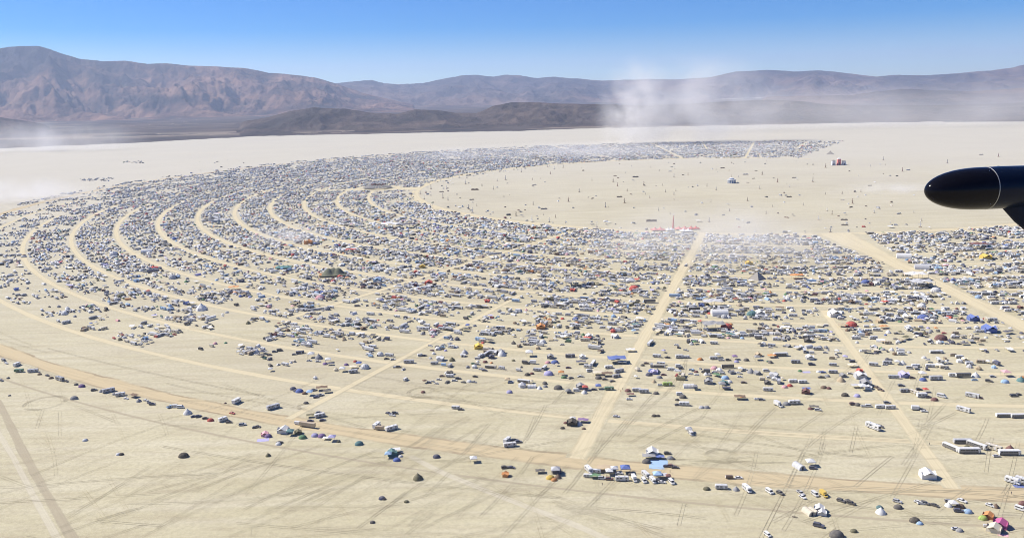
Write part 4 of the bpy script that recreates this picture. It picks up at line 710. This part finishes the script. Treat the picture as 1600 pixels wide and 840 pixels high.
# ---- the rest of each kind, joined
MASS_NAME = {'car': 'far_parked_cars'}
for k, L in MASS.items():
    if not L: continue
    V0, F0, M0 = g_lod(k); n = len(L); nv = len(V0)
    ar = np.array([(i[1], i[2], i[3], i[5]) for i in L]); ca, sa = np.cos(ar[:, 2]), np.sin(ar[:, 2])
    st = RNG.uniform(.92, 1.08, (n, 3)) * ar[:, 3:4]
    X = V0[None, :, 0] * st[:, :1]; Y = V0[None, :, 1] * st[:, 1:2]; Z = V0[None, :, 2] * st[:, 2:3]
    VV = np.stack([X * ca[:, None] - Y * sa[:, None] + ar[:, :1], X * sa[:, None] + Y * ca[:, None] + ar[:, 1:2], Z], -1).reshape(-1, 3)
    lt = np.array([len(f) for f in F0]); li = np.concatenate([np.array(f) for f in F0]); nl = len(li)
    LI = (li[None] + (np.arange(n) * nv)[:, None]).ravel(); LT = np.tile(lt, n); LS = np.concatenate([[0], np.cumsum(LT)[:-1]])
    colr = np.array([COLOUR[i[4]] for i in L]) * RNG.uniform(.85, 1.12, (n, 1))
    role = np.repeat(np.array([M0[j] in ('paint', 'fabric') for j in range(len(F0))]), lt); fixed = np.repeat(np.array([ROLE.get(M0[j], (0, 0, 0)) for j in range(len(F0))]), lt, axis=0)
    CC = np.where(role[None, :, None], np.clip(colr, .01, .85)[:, None, :], fixed[None]); CC = np.concatenate([CC, np.ones((n, nl, 1))], -1)
    me = bpy.data.meshes.new('camp_mass'); me.vertices.add(len(VV)); me.vertices.foreach_set('co', VV.ravel()); me.loops.add(len(LI)); me.loops.foreach_set('vertex_index', LI.astype(np.int32))
    me.polygons.add(len(LT)); me.polygons.foreach_set('loop_start', LS.astype(np.int32)); me.polygons.foreach_set('loop_total', LT.astype(np.int32)); me.update(calc_edges=True)
    at_ = me.color_attributes.new('tint', 'FLOAT_COLOR', 'CORNER'); at_.data.foreach_set('color', CC.astype(np.float32).ravel()); me.materials.append(MAT['mass'])
    link('crowded_camp_' + KIND[k][1], me, kind='stuff', label=f'far crowd of {KIND[k][2]} shapes packed in the ring camps')

# ------------------------------------------------------------------ landmarks
for nm, rgb, rg in (('grey_canvas', (.10, .115, .075), .9), ('orange_canvas', (.5, .2, .06), .9), ('red_canvas', (.58, .06, .05), .85), ('pale_red_canvas', (.66, .22, .20), .85), ('white_canvas', (.74, .73, .70), .85), ('blue_panel', (.30, .42, .62), .6), ('grey_stone', (.30, .28, .25), .9), ('dark_line', (.10, .09, .085), .9), ('dark_net', (.15, .155, .165), .95), ('teal_canvas', (.06, .20, .20), .85)):
    thing_mat(nm, rgb, rg, .25, .15)
def thing(name, label, cat, loc, rz=0.0, group=None):
    o = bpy.data.objects.new(name, None); COL.objects.link(o); o.location = loc; o.rotation_euler = (0, 0, rz); o['label'] = label; o['category'] = cat
    if group: o['group'] = group
    return o
def part(name, g, mat, parent, smooth=False, loc=None, rz=None):
    o = link(name, mesh_of(name, g[0], g[1], [mat], None, smooth), parent)
    if loc is not None: o.location = loc
    if rz is not None: o.rotation_euler = (0, 0, rz)
    return o
def marquee(name, label, p, L, Wd, peaks, mat, rz, hp=8.5, he=2.2, extra=None, pw=.62):
    t = thing(name, label, 'marquee', p, rz); n, m_ = 36, 18; V = []
    for j in range(m_ + 1):
        for i in range(n + 1):
            x = (-.5 + i / n) * L; y = (-.5 + j / m_) * Wd; q = max(abs(2 * x / L) ** 3, abs(2 * y / Wd) ** 3)
            z = he * (1 - .5 * q); 
            for (qx, qy) in peaks: z = max(z, he * .6 + (hp - he * .6) * math.exp(-(1.9 if pw < 1 else .9) * (((x - qx) / (L * .19)) ** 2 + ((y - qy) / (Wd * .30)) ** 2) ** pw))
            if q > .97: z = min(z, he * .7)
            V.append((x, y, z))
    part('canopy', (V, [(j * (n + 1) + i, j * (n + 1) + i + 1, (j + 1) * (n + 1) + i + 1, (j + 1) * (n + 1) + i) for j in range(m_) for i in range(n)]), mat, t, True)
    for qx, qy in peaks: part('mast', g_pole(qx, qy, 0, hp + 1.4, .12), 'metal', t)
    for x in np.linspace(-L * .46, L * .46, 5):
        for s in (-1, 1): part('side_pole', g_pole(x, s * Wd * .47, 0, he * .9, .07), 'metal', t)
    if extra: part('end_panel', g_box(-L / 2 - .2, -L / 2 + 3.2, -Wd * .3, Wd * .3, 0, 2.2), extra, t)
    return t
marquee('marquee_tent', 'huge grey-green double-peaked marquee with an orange end among the camps', SPOT['ridge'], 33, 24, ((-5, 0), (1, 2), (7, 0)), 'grey_canvas', 0.15, 9.5, 2.6, 'orange_canvas', 1.25)
marquee('marquee_tent', 'long low teal marquee among the close-packed camps', SPOT['teal'], 21, 14, ((-6, 0), (0, 0), (6, 0)), 'teal_canvas', 0.05, 4.4, 3.0)
marquee('marquee_tent', 'bright red marquee on a bend of a ring road', SPOT['red'], 12, 9, ((0, 0),), 'red_canvas', 0.2, 5.5, 2.4)
p = SPOT['spire']
t = thing('red_spire', 'slender red spire tower rising over pink and white marquees', 'tower', p + Vector((0, 6, 0)))
part('shaft', g_rev([(2.0, 0), (1.5, 6), (1.05, 12), (.6, 18), (.2, 22), (.001, 22.5)], 8), 'red_canvas', t); part('plinth', g_rev([(3.0, 0), (2.7, .9), (1.6, 1.2), (.001, 1.2)], 8), 'white_canvas', t)
for dx, dy, L, Wd, lab, mt in ((-28, -8, 22, 17, 'pink marquee with a dark opening beside the red spire', 'pale_red_canvas'), (12, -5, 24, 15, 'pale red marquee at the foot of the red spire', 'pale_red_canvas'), (31, -5, 19, 14, 'red striped marquee at the street corner past the red spire', 'red_canvas'), (-9, -12, 13, 13, 'white peaked marquee in front of the red spire', 'white_canvas'), (14, -27, 20, 18, 'white round-topped marquee in front of the pale red one', 'white_canvas')):
    marquee('marquee_tent', lab, p + Vector((dx, dy, 0)), L, Wd, ((-L * .2, 0), (L * .2, 0)), mt, 0.03, 6.2, 2.8)
t = thing('stepped_pyramid', 'grey canvas pyramid with dark seams towering over nearby camps', 'pyramid', SPOT['pyramid'], R_(38))
for k in range(4):
    a0 = R_(45 + 90 * k); a1 = R_(135 + 90 * k); A_ = Vector((11 * math.cos(a0), 11 * math.sin(a0), 0)); B_ = Vector((11 * math.cos(a1), 11 * math.sin(a1), 0)); T_ = Vector((0, 0, 9.5))
    V = [tuple(A_.lerp(T_, h)) if s == 0 else tuple(B_.lerp(T_, h)) for h in (0, .33, .66, .985) for s in (0, 1)]
    part('side', (V, [(2 * i, 2 * i + 1, 2 * i + 3, 2 * i + 2) for i in range(3)]), 'grey_stone', t)
    part('seam', ([tuple(A_ * 1.01 + Vector((0, 0, .05))), tuple(A_.lerp(B_, .03) * 1.01 + Vector((0, 0, .05))), tuple(T_ + Vector((0, 0, .12)))], [(0, 1, 2)]), 'dark_line', t)
part('cap', g_rev([(.35, 9.2), (.25, 10.0), (.001, 10.2)], 6), 'dark_line', t)
# the round shade hall in its own plaza
p = SPOT['cafe']; t = thing('round_shade_hall', 'wide round shade hall of radial grey panels in an open plaza', 'shade hall', p)
for k in range(24):
    a0, a1 = 2 * math.pi * k / 24, 2 * math.pi * (k + .86) / 24
    V = [(r_ * math.cos(a), r_ * math.sin(a), z) for r_, z in ((17, 8.2), (26, 6.0), (36, 3.2)) for a in (a0, a1)]
    part('shade_panel', (V, [(0, 1, 3, 2), (2, 3, 5, 4)]), 'dark_net', t); part('outer_pole', g_pole(36 * math.cos(a0), 36 * math.sin(a0), 0, 3.4, .12), 'metal', t)
    ip = part('inner_pole', g_pole(17 * math.cos(a0), 17 * math.sin(a0), 0, 10.5, .12), 'metal', t)
    if k % 3 == 0: part('flag', ([(17 * math.cos(a0), 17 * math.sin(a0), 8.9), (17 * math.cos(a0) + 2.6, 17 * math.sin(a0), 8.9), (17 * math.cos(a0) + 2.6, 17 * math.sin(a0) + .2, 10.4), (17 * math.cos(a0), 17 * math.sin(a0), 10.4)], [(0, 1, 2, 3)]), 'red_canvas', ip)
ribbon('plaza_road', [p + Vector((52 * math.cos(a), 52 * math.sin(a), 0)) for a in np.linspace(0, 2 * math.pi, 60)], 20, 0.115, 'narrow_road', 0.1)
# the round pavilion with its mast in the middle of the plan
p = site(1143, 286); t = thing('round_pavilion', 'round white and blue columned pavilion with a mast on the open ground', 'pavilion', p)
part('drum', g_rev([(8.2, 0), (8.2, 7.6)], 20), 'blue_panel', t)
for k in range(14):
    a = 2 * math.pi * k / 14; part('column', g_pole(9.4 * math.cos(a), 9.4 * math.sin(a), .8, 8.0, .75, 8), 'white_panel', t)
part('plinth', g_rev([(11, 0), (10.6, .8), (.001, .8)], 20), 'grey_stone', t); part('cornice', g_rev([(10.4, 8.0), (10.6, 8.7), (9.8, 9.3), (.001, 9.4)], 20), 'white_panel', t)
ud = part('upper_drum', g_rev([(5.6, 9.4), (5.4, 11.2)], 16), 'blue_panel', t); part('upper_roof', g_rev([(6.2, 11.2), (6.0, 11.8), (.8, 13.4), (.001, 13.5)], 16), 'white_panel', ud); part('mast', g_rev([(.5, 13.3), (.3, 18), (.1, 22), (.001, 22.1)], 6), 'wood', ud)
# the temple: three towers
p = site(1310, 258); t = thing('tower_temple', 'cluster of white towers round a taller pale red tower beyond the open ground', 'temple', p)
for dx, w, h, mt in ((-15, 10, 13, 'white_panel'), (1, 10, 18, 'pale_red_canvas'), (15, 11, 11, 'white_panel')):
    tw = part('tower', g_frustum((dx - w / 2, dx + w / 2, -w / 2, w / 2), (dx - w * .42, dx + w * .42, -w * .42, w * .42), .6, h), mt, t)
    part('tower_roof', g_frustum((dx - w * .5, dx + w * .5, -w * .5, w * .5), (dx - w * .2, dx + w * .2, -w * .2, w * .2), h, h + 2.4), 'grey_stone' if mt == 'white_panel' else 'white_canvas', tw)
    part('doorway', g_box(dx - w * .14, dx + w * .14, -w / 2 - .15, -w / 2 + .3, .6, h * .45), 'dark_line', tw)
part('terrace', g_box(-24, 24, -10, 10, 0, .6), 'grey_stone', t)
t = thing('geodesic_hall', 'big white geodesic hall beside the fourth ring road', 'dome', SPOT['dome1'])
for nm, v, f, mt in k_geodesic(): part(nm, ([(x * 2, y * 2, z * 2) for x, y, z in v], f), 'white_canvas' if nm == 'cover' else mt, t)
t = thing('canvas_pyramid', 'brown canvas pyramid at the far tip of the camps', 'pyramid', site(1297, 241)); part('side', g_rev([(17, 0), (8.5, 5), (.01, 11)], 4, 1, 1, .4), 'grey_stone', t); part('peak_cap', g_rev([(2.0, 9.9), (.9, 11), (.01, 11.6)], 4, 1, 1, .4), 'dark_line', t)

# ------------------------------------------------------------------ people on the streets
def person(px, py, head, shirt, step, label):
    bm_v = [(0, 0, .95), (0, 0, 1.18), (0, 0, 1.40), (0, 0, 1.50), (.02, 0, 1.62), (.02, 0, 1.76), (0, .10, .90), (.10 * step, .11, .50), (-.02 * step + .14 * step, .11, .08), (.12 * step + .14, .11, .03), (0, -.10, .90), (-.08 * step, -.11, .50), (-.28 * step, -.11, .08), (-.28 * step + .14, -.11, .03),
            (0, .20, 1.40), (-.08 * step, .25, 1.14), (.04, .25, .90), (.06, .25, .80), (0, -.20, 1.40), (.10 * step, -.25, 1.14), (.18, -.24, .92), (.21, -.24, .82)]
    ed = [(0, 1), (1, 2), (2, 3), (3, 4), (4, 5), (0, 6), (6, 7), (7, 8), (8, 9), (0, 10), (10, 11), (11, 12), (12, 13), (2, 14), (14, 15), (15, 16), (16, 17), (2, 18), (18, 19), (19, 20), (20, 21)]
    rad = [.15, .14, .15, .06, .10, .085, .10, .07, .045, .035, .10, .07, .045, .035, .065, .05, .04, .03, .065, .05, .04, .03]
    me = bpy.data.meshes.new('person'); me.from_pydata(bm_v, ed, []); me.materials.append(MAT[shirt])
    o = link('person', me, label=label, category='person', group='people walking on the dirt streets'); sk = o.modifiers.new('skin', 'SKIN')
    for i, q in enumerate(me.skin_vertices[0].data): q.radius = (rad[i], rad[i]); q.use_root = (i == 0)
    sb = o.modifiers.new('smooth', 'SUBSURF'); sb.levels = 1; sb.render_levels = 1
    p = site(px, py); o.location = (p.x, p.y, .12); o.rotation_euler = (0, 0, head)
    hair = link('hair', mesh_of('hair', *[[tuple(Vector(v) * 1.0) for v in g_rev([(.10, 1.66), (.115, 1.72), (.09, 1.82), (.03, 1.86), (.001, 1.865)], 8)[0]], g_rev([(.10, 1.66), (.115, 1.72), (.09, 1.82), (.03, 1.86), (.001, 1.865)], 8)[1], ['dark_cloth']]), o)
thing_mat('shirt_red', (.35, .06, .05), .9, .1, .1); thing_mat('shirt_dark', (.05, .05, .07), .9, .1, .1); thing_mat('shirt_tan', (.4, .28, .18), .9, .1, .1)
person(967, 610, .6, 'shirt_tan', 1, 'person in tan clothes walking with two others at the street crossing'); person(970, 612, 2.4, 'shirt_red', .7, 'person in red walking with two others at the street crossing'); person(973, 609, 4, 'shirt_dark', .8, 'person in dark clothes walking with two others at the street crossing')
person(1047, 738, 3.1, 'shirt_dark', 1, 'person in dark clothes walking on the wide road past a blue tarp'); person(1580, 772, .2, 'shirt_dark', .5, 'person in dark clothes standing on the wide road near white campers'); person(1452, 695, 5.2, 'shirt_dark', 1, 'person in dark clothes walking on the straight road by parked buses'); person(941, 758, 1, 'shirt_dark', .6, 'person in dark clothes on bare ground behind the row of campers')

# ------------------------------------------------------------------ the aircraft's own tip pod, six metres from the lens
m, nt, b = new_mat('gloss_black'); b.inputs['Base Color'].default_value = (.006, .006, .009, 1); b.inputs['Roughness'].default_value = .13; b.inputs['Specular IOR Level'].default_value = .12
m, nt, b = new_mat('gloss_navy'); b.inputs['Base Color'].default_value = (.005, .009, .022, 1); b.inputs['Roughness'].default_value = .2; b.inputs['Specular IOR Level'].default_value = .12
m, nt, b = new_mat('bright_seam'); b.inputs['Base Color'].default_value = (.30, .30, .29, 1); b.inputs['Roughness'].default_value = .45; b.inputs['Metallic'].default_value = .6
DP = 6.0
def lens(px, py, d): return Vector((0, 0, CAM_H)) + (FWD + RIGHT * ((px - 800) / FPX) + UPV * ((CY - py) / FPX)) * d
n0 = lens(1446.5, 298, DP); n1 = lens(1700, 291, DP + .25); ax = (n1 - n0).normalized(); pr = UPV.cross(ax).normalized(); pu = ax.cross(pr).normalized()
t = thing('aircraft_tip_pod', 'glossy black rounded aircraft pod with a thin bright seam on a slanting strut', 'aircraft pod', n0)
s_ = DP / FPX
def pod_sec(prof, n=40):
    V = [tuple((ax * x + pu * (r * math.cos(2 * math.pi * k / n) + yo) + pr * (r * .95 * math.sin(2 * math.pi * k / n))) * s_) for x, r, yo in prof for k in range(n)]
    return V, [(j * n + k, j * n + (k + 1) % n, (j + 1) * n + (k + 1) % n, (j + 1) * n + k) for j in range(len(prof) - 1) for k in range(n)]
rad = lambda x: 33.5 * max(0, 1 - (1 - min(x, 98) / 98) ** 2.25) ** .5
part('nose', pod_sec([(x, max(rad(x), .02), 1.5 * min(1, x / 100)) for x in (0, .3, 1, 2.2, 4, 7, 11, 17, 25, 35, 48, 62, 78, 92, 105)]), 'gloss_black', t, True)
part('seam_ring', pod_sec([(104.8, 33.2, 1.5), (105.0, 33.85, 1.5), (106.2, 33.85, 1.5), (106.5, 33.2, 1.5)]), 'bright_seam', t, True)
part('tail_body', pod_sec([(106.9, 33.4, 1.5), (130, 33.8, 2.0), (180, 33, 3), (260, 26, 4), (330, 10, 6), (345, .02, 6)]), 'gloss_navy', t, True)
for x, y in ((101, 27), (101, -4), (101, -24)): part('rivet', ([tuple((ax * (x + 1.0 * math.cos(a)) + pu * (y + 1.0 * math.sin(a)) - pr * 0 + (FWD * -1) * math.sqrt(max(0, (33.7 * .95) ** 2 * (1 - ((y - 1.5) / 33.7) ** 2)))) * s_) for a in np.linspace(0, 2 * math.pi, 6, endpoint=False)], [tuple(range(6))]), 'bright_seam', t)
sd = (RIGHT * .80 - UPV * .60); so = n0 + ax * (172 * s_) - UPV * (8 * s_); sn = sd.cross(FWD).normalized(); V = []
for d, w, th_ in ((-55, 14, 5), (-20, 34, 12), (20, 42, 12), (90, 44, 12), (220, 46, 12), (420, 50, 12)):
    for k in range(16): a = 2 * math.pi * k / 16; V.append(tuple((so - n0) + (sd * d + sn * (w * math.cos(a)) + FWD * (th_ * math.sin(a) + 4)) * s_))
part('strut', (V, [(j * 16 + k, j * 16 + (k + 1) % 16, (j + 1) * 16 + (k + 1) % 16, (j + 1) * 16 + k) for j in range(5) for k in range(16)]), 'gloss_navy', t, True)
HAZE = 2.8e-5; HAZE_COL = (0.62, 0.75, 1.0)
DUSTS = [(995, 224, (190, 120, 260), 0.013, 130, 'ragged dust column rising behind the far camps', 1.3),
 (1085, 222, (420, 200, 240), 0.006, 150, 'broad pale dust plume spreading beside the ragged dust column', 9.2),
 (1420, 196, (1900, 600, 190), 0.0017, 80, 'wide low dust bank drifting before the hazy foothills', 4.1),
 (20, 312, (230, 150, 50), 0.012, 8, 'bright dust patch low over the open lake bed', 2.2),
 (70, 236, (560, 260, 120), 0.005, 40, 'dust blowing off the lake bed edge before the scrub plain', 7.7),
 (1400, 300, (170, 70, 18), 0.016, 4, 'thin dust trail over the open middle of the plan', 5.5),
 (1120, 396, (230, 170, 60), 0.0075, 15, 'thin dust veil over the camps by the red spire', 8.8),
 (900, 243, (900, 260, 45), 0.006, 10, 'thin dust veil drifting over the far band of camps', 6.4),
 (445, 378, (70, 60, 25), 0.016, 5, 'small dust puff over the crowded camps', 3.3)]

# ------------------------------------------------------------------ air: thin haze over everything, and blown dust
def box_mesh(name, x0, x1, y0, y1, z0, z1):
    v = [(x, y, z) for z in (z0, z1) for y in (y0, y1) for x in (x0, x1)]
    me = bpy.data.meshes.new(name); me.from_pydata(v, [], [(0, 2, 3, 1), (4, 5, 7, 6), (0, 1, 5, 4), (2, 6, 7, 3), (0, 4, 6, 2), (1, 3, 7, 5)]); me.update(); return me
def volume_mat(name, density, colour, aniso):
    m = bpy.data.materials.new(name); m.use_nodes = True; nt = m.node_tree; nt.nodes.clear()
    o = nt.nodes.new('ShaderNodeOutputMaterial'); p = nt.nodes.new('ShaderNodeVolumePrincipled')
    p.inputs['Color'].default_value = (*colour, 1); p.inputs['Density'].default_value = density; p.inputs['Anisotropy'].default_value = aniso
    nt.links.new(p.outputs[0], o.inputs['Volume']); MAT[name] = m; return m, nt, p
volume_mat('thin_haze', HAZE, HAZE_COL, 0.25)
hz = box_mesh('haze', -47000, 47000, -47000, 47000, -6, 1900); hz.materials.append(MAT['thin_haze'])
link('haze', hz, kind='stuff', label='thin pale blue haze over the whole desert basin')
def dust_cloud(px, py, size, density, zc, label, seed, colour=(0.985, 0.965, 0.94)):
    m, nt, p = volume_mat('blown_dust', density, colour, 0.0)
    tc = nt.nodes.new('ShaderNodeTexCoord'); ob = tc.outputs['Object']
    ln = nt.nodes.new('ShaderNodeVectorMath'); ln.operation = 'LENGTH'; nt.links.new(ob, ln.inputs[0])
    fall = ramp(nt, ln.outputs['Value'], (1.0, 0.15, 0, 1))
    mp = nt.nodes.new('ShaderNodeMapping'); mp.inputs['Location'].default_value = (seed, seed * .7, 0); mp.inputs['Scale'].default_value = (1.5, 1.5 * size[1] / size[0], 1.5 * size[2] / size[0]); mp.inputs['Rotation'].default_value = (0, .5, 0); nt.links.new(ob, mp.inputs[0])
    nz = ramp(nt, noise(nt, mp.outputs[0], 1.7, 4, 0.6), (0.36, 0.66, 0, 1))
    a = nt.nodes.new('ShaderNodeMath'); a.operation = 'MULTIPLY'; nt.links.new(fall, a.inputs[0]); nt.links.new(nz, a.inputs[1])
    a2 = nt.nodes.new('ShaderNodeMath'); a2.operation = 'MULTIPLY'; nt.links.new(a.outputs[0], a2.inputs[0]); a2.inputs[1].default_value = density
    nt.links.new(a2.outputs[0], p.inputs['Density'])
    bm = bmesh.new(); bmesh.ops.create_icosphere(bm, subdivisions=3, radius=1.0)
    me = bpy.data.meshes.new('dust_cloud'); bm.to_mesh(me); bm.free(); me.materials.append(m)
    o = link('dust_cloud', me, kind='stuff', label=label); p0 = site(px, py); o.location = (p0.x, p0.y, zc); o.scale = size
for d in DUSTS: dust_cloud(*d)
